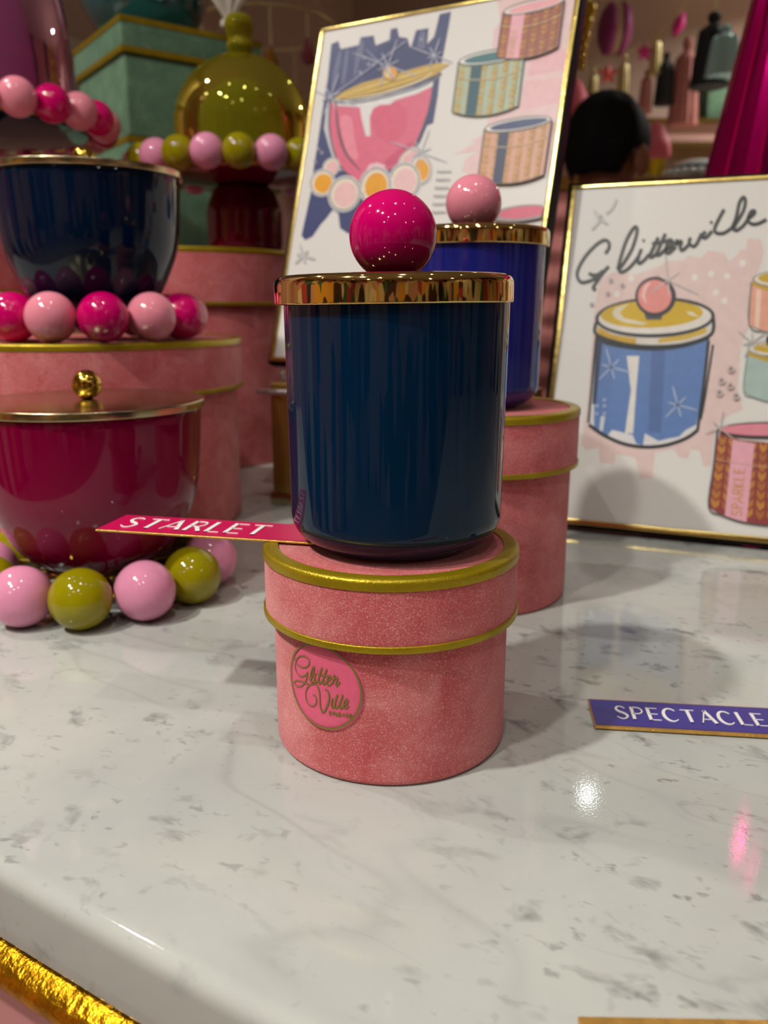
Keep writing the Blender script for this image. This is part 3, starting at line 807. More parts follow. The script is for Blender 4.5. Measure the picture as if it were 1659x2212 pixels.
RP.poly([(415, 1050), (488, 1050), (470, 1250), (452, 1500), (405, 1500), (440, 1250)], (232, 228, 220))
RP.poly([(265, 1400), (290, 1400), (275, 1490), (255, 1480)], (214, 218, 224))
RP.line([(235, 940), (300, 975), (430, 1000), (580, 1008), (740, 992), (895, 945)], 21, INK)
RP.line([(238, 930), (222, 1100), (205, 1300), (192, 1440)], 14, INK)
RP.line([(268, 960), (245, 1200), (228, 1330)], 9, (60, 70, 96))
RP.line([(195, 1450), (280, 1510), (400, 1562), (520, 1580), (640, 1570), (760, 1530), (830, 1480)], 21, INK)
RP.line([(892, 960), (872, 1150), (850, 1320), (828, 1480)], 18, INK)
RP.line([(918, 985), (900, 1100), (865, 1320), (845, 1420)], 14, INK)
for cx, cy in ((325, 1115), (712, 1335)): RP.star(cx, cy, 120, (178, 192, 216), 6, 9); RP.ell(cx, cy, 12, 12, (90, 110, 150))
for cx, cy in ((285, 1305), (285, 1340), (243, 1340), (240, 1385), (285, 1385)): RP.ell(cx, cy, 9, 9, (176, 190, 214))
RP.end('jar_drawing', 'drawn blue jar')
RP.begin(c7)
RP.poly([(238, 830), (300, 900), (420, 930), (580, 938), (760, 915), (900, 860), (922, 815), (905, 925), (760, 980), (580, 996), (400, 980), (240, 925)], (222, 214, 204))
RP.poly([(245, 880), (330, 925), (470, 948), (470, 985), (340, 965), (245, 920)], (208, 164, 30))
RP.poly([(600, 950), (760, 925), (880, 885), (880, 915), (760, 955), (600, 975)], (214, 178, 60))
RP.line([(240, 850), (240, 925), (400, 980), (580, 996), (760, 980), (905, 925), (920, 830)], 20, INK)
RP.ell(580, 826, 349, 118, INK, -1.5); RP.ell(580, 826, 328, 96, (232, 226, 216), -1.5)
RP.ell(562, 806, 298, 80, (214, 176, 8), -2)
RP.poly([(330, 800), (350, 770), (430, 745), (400, 770), (375, 800), (400, 830), (540, 860), (500, 870), (400, 855), (345, 830)], (228, 218, 190))
RP.poly([(760, 790), (800, 795), (840, 825), (780, 812)], (232, 222, 190))
RP.poly([(515, 800), (630, 800), (615, 840), (530, 840)], (70, 66, 76))
RP.ell(583, 705, 119, 116, INK); RP.ell(578, 703, 98, 96, (236, 146, 138))
RP.poly([(500, 700), (520, 640), (560, 615), (530, 660), (520, 700), (530, 750)], (246, 206, 200))
RP.star(655, 610, 150, (214, 200, 194), 6, 9, 25); RP.star(655, 610, 200, (200, 190, 186), 3, 10, 25)
RP.end('jar_lid_drawing', 'drawn gold lid with coral ball')
RP.begin(c6)
for st_ in (
    [(300, 572), (330, 530), (330, 480), (290, 462), (225, 500), (140, 590), (80, 690), (66, 760), (100, 812), (175, 800), (255, 755), (330, 680)],
    [(318, 690), (262, 760), (215, 830), (200, 862), (222, 880)], [(165, 735), (190, 752), (240, 748), (285, 715)],
    [(405, 708), (420, 640), (470, 480), (525, 375), (557, 350), (565, 395), (525, 530), (462, 640), (420, 700), (430, 728), (475, 712), (530, 660), (575, 600)],
    [(602, 535), (575, 610), (580, 655), (620, 632), (665, 580)],
    [(742, 438), (700, 530), (672, 590), (692, 602), (740, 560)], [(802, 408), (752, 520), (728, 578), (750, 584), (800, 540)], [(690, 492), (770, 478), (855, 455)],
    [(795, 545), (850, 512), (862, 472), (838, 470), (808, 520), (806, 562), (835, 566), (890, 515)],
    [(905, 455), (890, 495), (935, 470), (925, 520), (945, 545), (1000, 495)], [(1012, 440), (1000, 480), (1030, 512), (1060, 495), (1105, 405)],
    [(1135, 388), (1110, 430), (1140, 440), (1190, 385)],
    [(1292, 205), (1250, 280), (1212, 368), (1232, 402), (1290, 402), (1352, 362)],
    [(1350, 372), (1390, 280), (1418, 155), (1450, 105), (1470, 132), (1450, 222), (1392, 320), (1372, 368), (1400, 378), (1450, 342), (1490, 285)],
    [(1488, 285), (1538, 245), (1546, 218), (1515, 226), (1490, 290), (1522, 326), (1580, 322), (1645, 288)]):
    RP.line(st_, 27, (52, 56, 56), 6)
RP.ell(620, 465, 12, 10, (60, 64, 64)); RP.ell(1185, 312, 12, 12, (52, 56, 56))
RP.line([(395, 120), (360, 195), (310, 240)], 22, (206, 203, 198)); RP.line([(255, 300), (190, 375)], 22, (206, 203, 198)); RP.line([(205, 210), (260, 280), (325, 330)], 30, (204, 201, 196), taper=True)
RP.ell(265, 270, 16, 18, (176, 174, 170))
for x, y, r in ((350, 800, 17), (445, 840, 17), (325, 910, 17), (190, 1000, 15)): RP.ell(x, y, r+4, r+4, (200, 186, 182)); RP.ell(x, y, r*.55, r*.55, (110, 104, 104))
RP.end('script_heading', 'black handwritten script heading')
RP.begin(c7)
# coral jar, mint jar and patterned box at the right edge
X1 = 1420
RP.poly([(1142, 640), (1238, 668), (1330, 668), (X1, 650), (X1, 880), (1330, 915), (1225, 910), (1128, 872)], (236, 168, 142))
RP.poly([(1170, 660), (1200, 668), (1185, 890), (1160, 880)], (246, 208, 188))
RP.poly([(1148, 615), (1238, 650), (1340, 650), (X1, 620), (X1, 655), (1340, 680), (1238, 675), (1146, 640)], (206, 166, 40))
RP.ell(1300, 605, 152, 48, (120, 112, 100)); RP.ell(1300, 604, 144, 42, (230, 222, 206)); RP.ell(1300, 598, 120, 32, (206, 168, 14))
RP.line([(1142, 620), (1128, 872), (1225, 910), (1330, 915)], 9, (120, 122, 118), 4)
RP.poly([(1122, 1045), (1230, 1080), (X1, 1080), (X1, 1310), (1240, 1318), (1150, 1290), (1096, 1255)], (172, 194, 186))
RP.poly([(1120, 1020), (1230, 1058), (X1, 1060), (X1, 1085), (1230, 1085), (1122, 1050)], (200, 164, 50))
RP.ell(1290, 1010, 172, 48, (122, 120, 112)); RP.ell(1290, 1009, 164, 42, (226, 220, 208)); RP.ell(1290, 1004, 138, 30, (206, 168, 18))
RP.ell(1275, 960, 50, 45, (52, 58, 80))
RP.line([(1120, 1030), (1096, 1255), (1150, 1290), (1240, 1318)], 8, (140, 152, 148), 4)
RP.star(1145, 975, 110, (188, 180, 176), 7, 8)
RP.poly([(945, 1490), (1080, 1540), (1238, 1555), (X1, 1550), (X1, 2045), (1238, 2035), (1100, 2015), (970, 1975), (893, 1930)], (150, 62, 62))
def RQ(u, v):
    p = Vector((948, 1492)).lerp(Vector((1420, 1492)), u).lerp(Vector((893, 1930)).lerp(Vector((1420, 1990)), u), v)
    return (p.x, p.y+4*58*u*(1-u*.6)*.55)
for k in range(8):
    u0 = .015+k*.125
    for j in range(8):
        a_, b_ = .03+j*.118, .03+(j+.92)*.118
        RP.poly([RQ(u0, a_), RQ(u0+.045, a_+.05), RQ(u0+.09, a_), RQ(u0+.09, b_-.03), RQ(u0+.045, b_+.03), RQ(u0, b_-.03)], ((188, 122, 54), (200, 136, 58), (176, 108, 56))[(j+k) % 3])
RP.poly([(1032, 1540), (1160, 1560), (1112, 2018), (985, 1985)], (236, 172, 186))
RP.ell(1240, 1483, 302, 48, (64, 50, 52)); RP.ell(1242, 1480, 282, 36, (230, 140, 156))
RP.line([(942, 1490), (920, 1700), (893, 1930), (970, 1978), (1100, 2020), (1238, 2040)], 10, (92, 84, 84), 4)
RP.line([(930, 1650), (1020, 1670), (1160, 1690), (1300, 1700)], 5, (206, 160, 130))
# SPARKLE, reading upwards on the pink band
bx = Vector((1035, 1990)); bd = Vector((38, -290))/7.; by = Vector((-.02, -1)); bh = Vector((-58, -14))
CAP2 = {'S': CAPS['S'], 'P': [[(.15, 0), (.15, 1), (.7, 1), (.9, .75), (.7, .5), (.15, .5)]], 'A': [[(0, 0), (.5, 1), (1, 0)], [(.2, .35), (.8, .35)]],
        'R': [[(.15, 0), (.15, 1), (.7, 1), (.9, .75), (.7, .5), (.15, .5)], [(.5, .5), (.9, 0)]], 'K': [[(.15, 0), (.15, 1)], [(.9, 1), (.2, .5), (.9, 0)]],
        'L': [[(.15, 1), (.15, 0), (.85, 0)]], 'E': [[(.85, 1), (.15, 1), (.15, 0), (.85, 0)], [(.15, .5), (.7, .5)]]}
def upword(P_, word, start, adv, tall, w, col):
    for i, ch in enumerate(word):
        for sd in CAP2[ch]:
            P_.line([start+adv*(i+.8*p[0])+tall*p[1] for p in sd], w, col, 0)
upword(RP, 'SPARKLE', Vector((1085, 1985)), Vector((2.5, -41)), Vector((-62, -6)), 9, (206, 146, 90))
for x, y in ((1022, 1127), (967, 1195), (1018, 1225), (955, 1265), (1052, 1285)): RP.ell(x, y, 22, 22, (212, 190, 186)); RP.ell(x, y, 10, 11, (130, 118, 118))
RP.star(960, 1470, 110, (200, 184, 180), 6, 8, 40)
RP.end('small_jar_drawings', 'drawn coral jar, mint jar and patterned box')
# easel strut behind
part('strut', MB().box((.08, .0, -.0125), (.15, .17, -.0105), None), M['black'], RP.t, rot=(0, 0, 0), smooth=False)

# ---- back panel, raised on a gold pedestal
YP = .84
Ab = ony(578, 786, YP); kP = YP/.8
BP = Panel('art_panel', 'tall white art panel with pink bowl and hat box drawings behind the candles', Ab, math.radians(-29.4), math.radians(17.6), .259*kP, .3275*kP, 0.0, .0072)
c5 = lambda x, y: (600+x/2.5136, y/2.5136)
BP.begin(c5)
WP = (238, 204, 204)
BP.poly([(1200, -60), (1640, -60), (1640, 100), (1560, 600), (1480, 940), (1380, 960), (1300, 1000), (1180, 1000), (1000, 930), (1020, 860), (1100, 820), (960, 840), (1080, 770), (1040, 770), (1120, 730), (1150, 640), (1310, 590), (1340, 440), (1345, 335), (1200, 335), (1165, 250), (1175, 160), (1210, 120)], WP)
BP.poly([(1340, 440), (1560, 420), (1530, 560), (1320, 600)], (240, 190, 194))
BP.poly([(1380, 320), (1590, 260), (1570, 380), (1350, 420)], (240, 186, 192))
BP.end('pink_wash')
BP.begin(c5)
NV = (60, 68, 118)
BP.poly([(292, 240), (330, 224), (342, 268), (440, 246), (452, 204), (522, 194), (532, 248), (608, 218), (614, 160), (650, 152), (660, 202), (705, 208), (722, 268), (752, 166), (820, 154), (812, 240), (850, 200), (880, 78), (942, 64), (930, 140), (905, 270), (885, 370), (870, 520), (845, 670), (812, 682), (780, 760), (740, 840), (700, 900), (620, 1000), (560, 1100), (520, 1230), (430, 1260), (385, 1270), (340, 1240), (330, 1160), (300, 1140), (262, 1190), (238, 1215), (190, 1285), (150, 1305), (130, 1280), (180, 1050), (198, 900), (222, 750), (244, 600), (272, 430)], NV)
for x0, y0, x1, y1, w in ((340, 280, 300, 480, 26), (380, 270, 355, 460, 22), (440, 260, 420, 420, 20), (790, 170, 770, 330, 40), (460, 220, 440, 330, 30)):
    BP.line([(x0, y0), ((x0+x1)/2, (y0+y1)/2), (x1, y1)], w, (104, 108, 142), 3, True)
BP.poly([(560, 260), (620, 230), (690, 250), (860, 280), (860, 330), (690, 380), (480, 440), (470, 400)], (48, 56, 108))
for x, y in ((495, 350), (520, 352), (470, 315), (450, 395), (780, 215), (850, 305), (220, 810), (240, 830), (205, 880), (235, 940)): BP.ell(x, y, 9, 10, (150, 150, 176))
BP.end('navy_wash')
BP.begin(c5)
BP.poly([(268, 560), (300, 560), (310, 700), (340, 850), (355, 930), (320, 920), (280, 800), (252, 700)], (206, 206, 210))
BP.poly([(290, 556), (330, 570), (450, 576), (600, 552), (760, 508), (842, 468), (828, 560), (795, 680), (745, 790), (650, 890), (590, 930), (520, 940), (450, 985), (400, 960), (340, 900), (305, 800), (286, 690)], (228, 106, 136), 3)
BP.poly([(520, 600), (640, 560), (700, 600), (690, 720), (600, 780), (520, 700)], (224, 94, 126), 4)
BP.poly([(600, 860), (680, 800), (740, 770), (690, 850), (620, 900), (580, 900)], (212, 82, 118), 3)
BP.poly([(340, 640), (400, 640), (420, 760), (440, 860), (400, 860), (360, 780)], (240, 140, 160), 3)
BP.line([(318, 560), (330, 700), (370, 830), (450, 930)], 16, (120, 78, 96), taper=True)
BP.line([(286, 560), (282, 690), (302, 810), (345, 910), (400, 960)], 9, (90, 80, 96))
BP.line([(845, 470), (828, 570), (795, 680), (745, 795), (700, 840)], 10, (90, 90, 110))
BP.poly([(300, 545), (420, 550), (600, 515), (760, 470), (850, 430), (842, 470), (760, 510), (640, 545), (610, 570), (560, 570), (520, 590), (500, 640), (505, 740), (480, 740), (460, 660), (448, 585), (330, 575)], (232, 230, 228))
BP.line([(300, 555), (420, 560), (600, 525), (760, 478), (850, 435), (890, 400)], 12, (112, 116, 124))
BP.poly([(300, 540), (360, 498), (460, 452), (580, 420), (700, 386), (800, 358), (880, 342), (938, 352), (900, 375), (860, 410), (760, 450), (640, 485), (500, 520), (380, 540)], (204, 168, 74))
for k, c in enumerate(((232, 206, 130), (182, 146, 40), (226, 190, 90), (160, 130, 60), (240, 226, 190))):
    BP.line([(320+12*k, 535+2*k), (560, 455+14*k), (760, 398+12*k), (905-15*k, 352+10*k)], 9, c, 5, True)
BP.ell(612, 400, 44, 44, (120, 100, 50)); BP.ell(612, 399, 38, 38, (232, 174, 54)); BP.ell(600, 395, 18, 24, (246, 222, 160)); BP.ell(625, 392, 14, 24, (240, 160, 10))
BP.end('bowl_drawing', 'drawn pink bowl with tilted gold lid')
BP.begin(c5)
for x, y, rx, ry, c, rt_ in ((292, 910, 34, 44, (240, 190, 190), 30), (715, 860, 30, 62, (238, 188, 188), 45), (778, 922, 46, 66, (240, 166, 20), 0), (690, 985, 66, 82, (242, 198, 198), 10), (245, 995, 52, 60, (240, 166, 14), 25), (532, 1010, 66, 84, (240, 164, 8), 15), (365, 1055, 66, 80, (242, 196, 194), 25)):
    BP.ell(x, y, rx*1.34, ry*1.28, (216, 216, 220), rt_); BP.ell(x, y, rx*1.22, ry*1.16, (120, 118, 120), rt_); BP.ell(x, y, rx*1.13, ry*1.08, (238, 226, 206), rt_); BP.ell(x+4, y+3, rx*.9, ry*.88, c, rt_)
BP.poly([(480, 930), (500, 895), (540, 885), (590, 900), (580, 920), (530, 905), (500, 930)], (240, 200, 208))
BP.end('bead_drawings', 'drawn gold and pink beads')
for cx, cy, r in ((288, 528, 150), (600, 360, 170), (780, 832, 150), (850, 305, 110)):
    BP.begin(c5); BP.star(cx, cy, r, (196, 200, 214), 8, 6, 20, (1, .5, .7, .35, 1.2, .45, .9, .4))
    if cx == 288: BP.line([(288, 528), (440, 420), (700, 225)], 5, (186, 190, 210), 3)
    if cx == 600: BP.line([(480, 270), (560, 350), (640, 440)], 7, (150, 154, 186), 3, True)
    BP.end('sparkle_drawing')
BP.begin(c5); BP.star(140, 1390, 70, (206, 204, 202), 6, 14, 15); BP.end('sparkle_drawing')
BP.begin(c5)
for k in range(6):
    for j in range(5): BP.line([(868+j*16-6*k, 935+k*44+((j*3) % 4)), (878+j*16-6*k, 931+k*44)], 11, (176, 176, 180), 0)
BP.end('caption_lines')['kind'] = 'stuff'
def pbox(name, label, TLx, TLy, TRx, TRy, BRx, BRy, BLx, BLy, sag, cols, band, tilt_top, word=None):
    """a drawn oval box: patterned side, coloured band, oval opening"""
    BP.begin(c5)
    base, alt, bandc, topc, line_ = cols
    def P(u, v):
        t_ = Vector((TLx, TLy)).lerp(Vector((TRx, TRy)), u); b_ = Vector((BLx, BLy)).lerp(Vector((BRx, BRy)), u)
        p = t_.lerp(b_, v); return (p.x, p.y+sag*4*u*(1-u))
    n = 12
    BP.poly([P(i/n, 0) for i in range(n+1)]+[P(1-i/n, 1) for i in range(n+1)], base)
    for k in range(6):
        u0 = .02+k*.165
        for j in range(9):
            a, b = j/9, (j+.95)/9
            BP.poly([P(u0, a), P(u0+.045, a+.06), P(u0+.09, a), P(u0+.09, b-.03), P(u0+.045, min(1, b+.03)), P(u0, b-.03)], alt if (j+k) % 3 else tuple(int(.5*p+.5*q) for p, q in zip(alt, base)))
    BP.poly([P(band[0], 0), P(band[1], 0), P(band[1], 1), P(band[0], 1)], bandc)
    c = ((TLx+TRx)/2, (TLy+TRy)/2); Lx = math.hypot(TRx-TLx, TRy-TLy)/2; ang_ = math.degrees(math.atan2(TRy-TLy, TRx-TLx))
    BP.ell(c[0], c[1], Lx, sag*1.08, line_, ang_); BP.ell(c[0], c[1], Lx*.96, sag*.86, WHT, ang_); BP.ell(c[0]+6, c[1], Lx*.86, sag*.68, topc, ang_)
    BP.line([P(i/n, .3) for i in range(n+1)], 4, (228, 200, 150), 0)
    BP.line([P(0, 0), P(0, 1)]+[P(i/n, 1) for i in range(1, n+1)]+[P(1, 0)], 6, line_, 0)
    if word:
        u0 = (band[0]+band[1])/2; s_ = Vector(P(u0+.02, .97)); e_ = Vector(P(u0+.02, .35))
        upword(BP, word, s_, (e_-s_)/len(word), Vector((-36, -3)), 5, (214, 160, 96))
    BP.end(name, label)
pbox('box_drawing', 'drawn teal and gold patterned box', 985, 345, 1345, 285, 1308, 580, 950, 615, 36, ((176, 192, 168), (200, 160, 52), (24, 84, 98), (46, 112, 116), (90, 100, 96)), (.20, .36), 0)
pbox('box_drawing', 'drawn pink and copper patterned box', 1228, 78, 1560, 4, 1525, 262, 1193, 318, 32, ((156, 78, 60), (198, 132, 44), (242, 176, 190), (242, 172, 178), (92, 76, 76)), (.15, .36), 0, 'SPARKLE')
pbox('box_drawing', 'drawn navy and gold patterned box', 1128, 712, 1492, 655, 1448, 955, 1092, 985, 34, ((222, 166, 138), (192, 144, 66), (36, 48, 88), (42, 60, 110), (92, 82, 78)), (.22, .37), 0)
BP.begin(c5); BP.ell(1330, 1165, 170, 44, (150, 140, 140), -6); BP.ell(1340, 1160, 140, 32, (218, 90, 118), -6); BP.end('lower_box_drawing', 'drawn rose box opening')
part('strut', MB().box((.09, 0, -.0125), (.17, .2, -.0105)), M['black'], BP.t, smooth=False)

# gold pedestal with clear block under the back panel
pe = BP.e; pn = Vector((-pe.y, pe.x, 0))
pb = onz(586, 1052); pz = .118
M['pedgold'] = simple('brushed_gold', (190, 160, 84), .28, .8)
ped = thing('gold_pedestal', 'mirror gold rectangular pedestal under the back art panel', 'pedestal', (Ab.x+pe.x*.14+pn.x*.0, Ab.y+pe.y*.14+pn.y*.0, .0005), math.radians(-29.4))
part('column', MB().box((-.112, -.035, 0), (.13, .045, pz)), M['pedgold'], ped, bevel=.002)
part('base_strip', MB().box((-.114, -.037, 0), (.132, .047, .012)), M['brass'], ped, bevel=.001)
pgi = Matrix.Translation(ped.location) @ Matrix.Rotation(math.radians(-29.4), 4, 'Z'); pgi.invert()
part('peg', MB().tube([pgi @ ony(558, 845, .80), pgi @ ony(660, 850, .765)], .0026, 10), M['silver'], ped, label='thin silver peg')
ab = thing('acrylic_block', 'clear acrylic block on the gold pedestal holding up the art panel', 'block', (Ab.x+pe.x*.14, Ab.y+pe.y*.14, pz+.001), math.radians(-29.4))
part('block', MB().box((-.11, -.02, 0), (.12, .03, Ab.z-pz-.0055)), M['acrylic'], ab, bevel=.001)

# ------------------------------------------------------------------ magenta foil tree, pleated pink column
ct = thing('foil_cone_tree', 'tall pleated metallic magenta foil cone tree at the right edge', 'cone tree', (.452, .96, .0005))
part('cone', MB().lathe([(0, 0), (.158, 0), (.160, .006), (.103, .32), (.064, .53), (.004, .86), (0, .865)], 56, mod=lambda i, n: (1.0, .985, .93, .985)[i % 4]), M['foil'], ct, ang=12)
part('finial', MB().lathe([(.013*math.sin(PI*k/12), .872-.013*math.cos(PI*k/12)) for k in range(13)], 24), M['goldknob'], ct)
M['rose'] = simple('rose_crepe', (206, 128, 122), .7, noise=.12, nscale=60)
pc = thing('paper_column', 'pleated rose crepe paper column between the two art panels', 'decoration', (ony(1196, 640, 1.22).x, 1.22, .0005))
prf = []
for k in range(60):
    z = .335*k/59; prf.append((.042+.005*math.sin(z*150)+.002*math.sin(z*61), z))
part('column', MB().lathe([(0, 0)]+prf+[(0, .335)], 48, mod=lambda i, n: 1+.03*math.sin(i*PI/2)), M['rose'], pc, ang=80)

# ------------------------------------------------------------------ the shop behind
def P4(px, py, Y): return ony(px, py, Y)
YH = 3.6
M['coral'] = simple('coral_glitter', (255, 110, 104), .5)
M['hotpink'] = simple('hot_pink', (230, 40, 146), .5)
M['plum'] = simple('plum_shell', (160, 60, 124), .5)
M['buff'] = simple('macaron_cream', (206, 170, 138), .6)
M['palegold'] = simple('pale_gold_fringe', (222, 204, 146), .35, .6, noise=.2, nscale=90)
M['charcoal'] = simple('charcoal_fringe', (30, 34, 40), .6)
M['rosefringe'] = simple('rose_fringe', (190, 120, 112), .6, noise=.2, nscale=60)
M['tinsel'] = simple('silver_teal_tinsel', (196, 236, 236), .3, .3, bump=.6, bscale=60)
M['scoop'] = simple('pink_scoop', (252, 118, 136), .6, bump=.5, bscale=60)
M['mustard'] = simple('mustard_gold', (214, 176, 20), .3, .5)
def hook(pt, t):
    return MB().tube([(0, 0, 0), (0, 0, CEIL-pt.z)], .0016, 5)
def macaron(px0, px1, py0, py1, Y, label):
    c = P4((px0+px1)/2, (py0+py1)/2, Y); rr = abs(P4(0, py0, Y).z-P4(0, py1, Y).z)/2; th = (P4(px1, 0, Y).x-P4(px0, 0, Y).x)/2
    t = thing('macaron_ornament', label, 'ornament', c)
    sh = fil([(0, th), (rr*.6, th*.92), (rr*.95, th*.55), (rr*.98, th*.2), (0, th*.2)], .01, 4)
    part('shell', MB().lathe(sh, 40), M['plum'], t, rot=(0, PI/2, 0)); part('shell', MB().lathe(sh, 40), M['plum'], t, rot=(0, -PI/2, 0))
    part('filling', MB().lathe(fil([(0, -th*.22), (rr*.9, -th*.22), (rr*.93, 0), (rr*.9, th*.22), (0, th*.22)], .006, 3), 40), M['buff'], t, rot=(0, PI/2, 0))
    part('cord', MB().tube([(0, 0, rr*.9), (0, 0, CEIL-c.z)], .0016, 5), M['palegold'], t)
macaron(1294, 1362, 4, 122, YH, 'large plum macaron ornament hanging in the shop behind')
# garland: a string with stars and tassels as its parts
def star_mesh(r, d):
    mb = MB(); vs = [(0, -d, 0), (0, d, 0)]
    for k in range(10):
        a = PI/2+PI*k/5; q = r if k % 2 == 0 else r*.45
        vs.append((q*math.cos(a), 0, q*math.sin(a)))
    fs = []
    for k in range(10):
        a, b = 2+k, 2+(k+1) % 10
        fs += [(0, a, b), (1, b, a)]
    return mb.add(vs, fs)
def tassel_mb(r, h):
    mb = MB().lathe(fil([(0, 0), (r*.2, -.001), (r*.34, -h*.05), (r*.3, -h*.12), (r*.2, -h*.15), (r*.72, -h*.24), (r*.86, -h*.6), (r, -h), (0, -h)], [0, .002, .004, .003, .002, .008, .01, .002, 0], 4), 28, mod=lambda i, n: 1 if i % 2 else .84)
    return mb
g0 = P4(1235, 160, YH); 
def gpt(px, py): return P4(px, py, YH)
gl = thing('party_garland', 'party garland of stars and tassels strung across the shop behind', 'garland', g0)
def rel(p): return p-g0
strp = [(1180, 175), (1245, 156), (1300, 138), (1352, 117), (1390, 98), (1420, 72), (1450, 45), (1478, 8), (1520, -60)]
part('string', MB().tube(catmull([rel(gpt(*p)) for p in strp], 4), .0022, 5), M['palegold'], gl)
for px, py, r_, mk in ((1314, 160, .045, 'coral'), (1392, 113, .040, 'hotpink')):
    part('star', star_mesh(r_, .014), M[mk], gl, loc=rel(gpt(px, py)), smooth=False)
for px, py, wpx, hpx, mk in ((1283, 146, 13, 66, 'palegold'), (1350, 117, 14, 84, 'palegold'), (1420, 70, 13, 76, 'palegold'), (1441, 112, 20, 96, 'charcoal'), (1488, 80, 30, 160, 'rosefringe'), (1398, 150, 14, 80, 'rosefringe')):
    s_ = YH/F
    part('tassel', tassel_mb(wpx*s_, hpx*s_), M[mk], gl, loc=rel(gpt(px, py)), ang=80)
part('leaf', MB().lathe([(0, -.055), (.02, -.02), (.022, .01), (0, .05)], 12), M['hotpink'], gl, loc=rel(gpt(1467, 52)), rot=(0, .4, 0))
tt = thing('tinsel_tassel', 'charcoal tassel with shining silver tinsel skirt hanging in the shop behind', 'tassel', P4(1545, 25, 3.2))
s_ = 3.2/F
part('head', tassel_mb(38*s_, 135*s_), M['charcoal'], tt, ang=80)
part('tinsel_skirt', tassel_mb(33*s_, 92*s_), M['tinsel'], tt, loc=(.018, -.07, -34*s_), ang=20)
part('cord', MB().tube([(0, 0, 0), (0, 0, CEIL-P4(1545, 25, 3.2).z)], .002, 5), M['palegold'], tt)
bc = thing('bead_drop', 'string of yellow and amber beads hanging beside the tall panel', 'bead string', P4(1262, 130, 2.6))
top = P4(1268, -60, 2.6)-P4(1262, 130, 2.6); s_ = 2.6/F
part('cord', MB().tube([(0, 0, 0), tuple(top)], .0015, 5), M['palegold'], bc)
for k, (px, py, r_, mk) in enumerate(((1270, 20, 16, 'mustard'), (1266, 48, 13, 'mustard'), (1262, 80, 11, 'goldknob'), (1259, 104, 9, 'goldknob'), (1257, 124, 9, 'goldknob'), (1256, 142, 8, 'goldknob'))):
    p_ = P4(px, py, 2.6)-P4(1262, 130, 2.6); r2 = r_*s_
    part('bead', MB().lathe([(0, -r2)]+[(r2*math.sin(PI*q/12), -r2*1.2*math.cos(PI*q/12)) for q in range(1, 12)]+[(0, r2)], 20), M[mk], bc, loc=tuple(p_))
# shelf on the back wall with a mint box, cones and a tray
SZ = P4(1500, 312, YH+.3)
def shelf_struct():
    z0 = P4(1500, 312, 3.9).z; z1 = P4(1500, 272, 3.9).z
    x0 = P4(1340, 300, 3.9).x
    a = struct('trim_4', MB().box((x0, 3.86, z0), (3.1, YB, z1)), M['wallpink'], smooth=False)
    struct('trim_5', MB().box((x0, 3.84, z1), (3.1, YB, z1+.02)), M['goldframe'], smooth=False)
    struct('trim_6', MB().box((x0, 3.84, z0-.02), (3.1, YB, z0)), M['goldframe'], smooth=False)
    return z1+.02
zs = shelf_struct()
mbx = thing('gift_box', 'mint green gift box on the gold edged shelf behind', 'box', (P4(1560, 220, 3.98).x, 4.0, zs+.001))
hb = P4(1560, 178, 3.98).z-zs
part('body', MB().box((-.09, -.09, 0), (.13, .09, hb*.8)), M['mint'], mbx, bevel=.004); part('lid', MB().box((-.095, -.095, hb*.8), (.135, .095, hb)), M['mint'], mbx, bevel=.004)
def ice_cream(px, py0, pym, py1, wpx, Y, label, stand_to):
    s_ = Y/F; c = P4(px, pym, Y); hs = (pym-py0)*s_; hc = (py1-pym)*s_; w = wpx*s_/2
    t = thing('ice_cream_ornament', label, 'ornament', (c.x, c.y, c.z-hc))
    hc = c.z-zc_-.0006; t.location.z = zc_+.0006
    part('cone', MB().lathe([(0, 0), (w*.35, 0), (w*.5, hc*.3), (w*.55, hc*.5), (w*.8, hc), (0, hc)], 28), M['mustard'], t)
    sw = [(0, hc-.002), (w*.9, hc), (w*1.02, hc+hs*.18), (w*.95, hc+hs*.4), (w*.7, hc+hs*.62), (w*.4, hc+hs*.85), (0, hc+hs)]
    part('scoop', MB().lathe([tuple(p) for p in catmull([Vector(p) for p in sw], 4)], 36, mod=lambda i, n: 1+.02*math.sin(i*PI/3)), M['scoop'], t)
    return t
# a side counter behind carries them
zc_ = P4(1450, 398, 3.0).z
cnt = thing('side_counter', 'pink side counter with gold edge behind the person', 'counter', (1.25, 3.25, FLOOR))
part('top', MB().box((-.75, -.45, zc_-FLOOR-.03), (1.3, .35, zc_-FLOOR)), M['cream'], cnt, bevel=.003)
part('edge', MB().box((-.755, -.456, zc_-FLOOR-.045), (1.305, -.45, zc_-FLOOR-.002)), M['goldframe'], cnt, smooth=False)
part('cabinet', MB().box((-.72, -.42, 0), (1.27, .33, zc_-FLOOR-.03)), M['wallpink'], cnt, smooth=False)
ice_cream(1415, 272, 345, 398, 58, 3.0, 'coral pink ice cream ornament on a mustard cone beside the person', 0)
def ice2():
    p = P4(1243, 240, 3.3); t = thing('ice_cream_ornament', 'pale pink ice cream ornament hanging left of the person', 'ornament', p)
    s_ = 3.3/F
    part('scoop', MB().lathe([tuple(q) for q in catmull([Vector(v) for v in ((0, -.02), (.045, -.02), (.055, .01), (.04, .05), (.018, .09), (0, .11))], 4)], 30), M['scoop'], t)
    part('cone', MB().lathe([(0, -.14), (.012, -.13), (.044, -.02), (0, -.02)], 24), M['mustard'], t)
    part('cord', MB().tube([(0, 0, .105), (0, 0, CEIL-p.z)], .0015, 5), M['palegold'], t)
ice2()
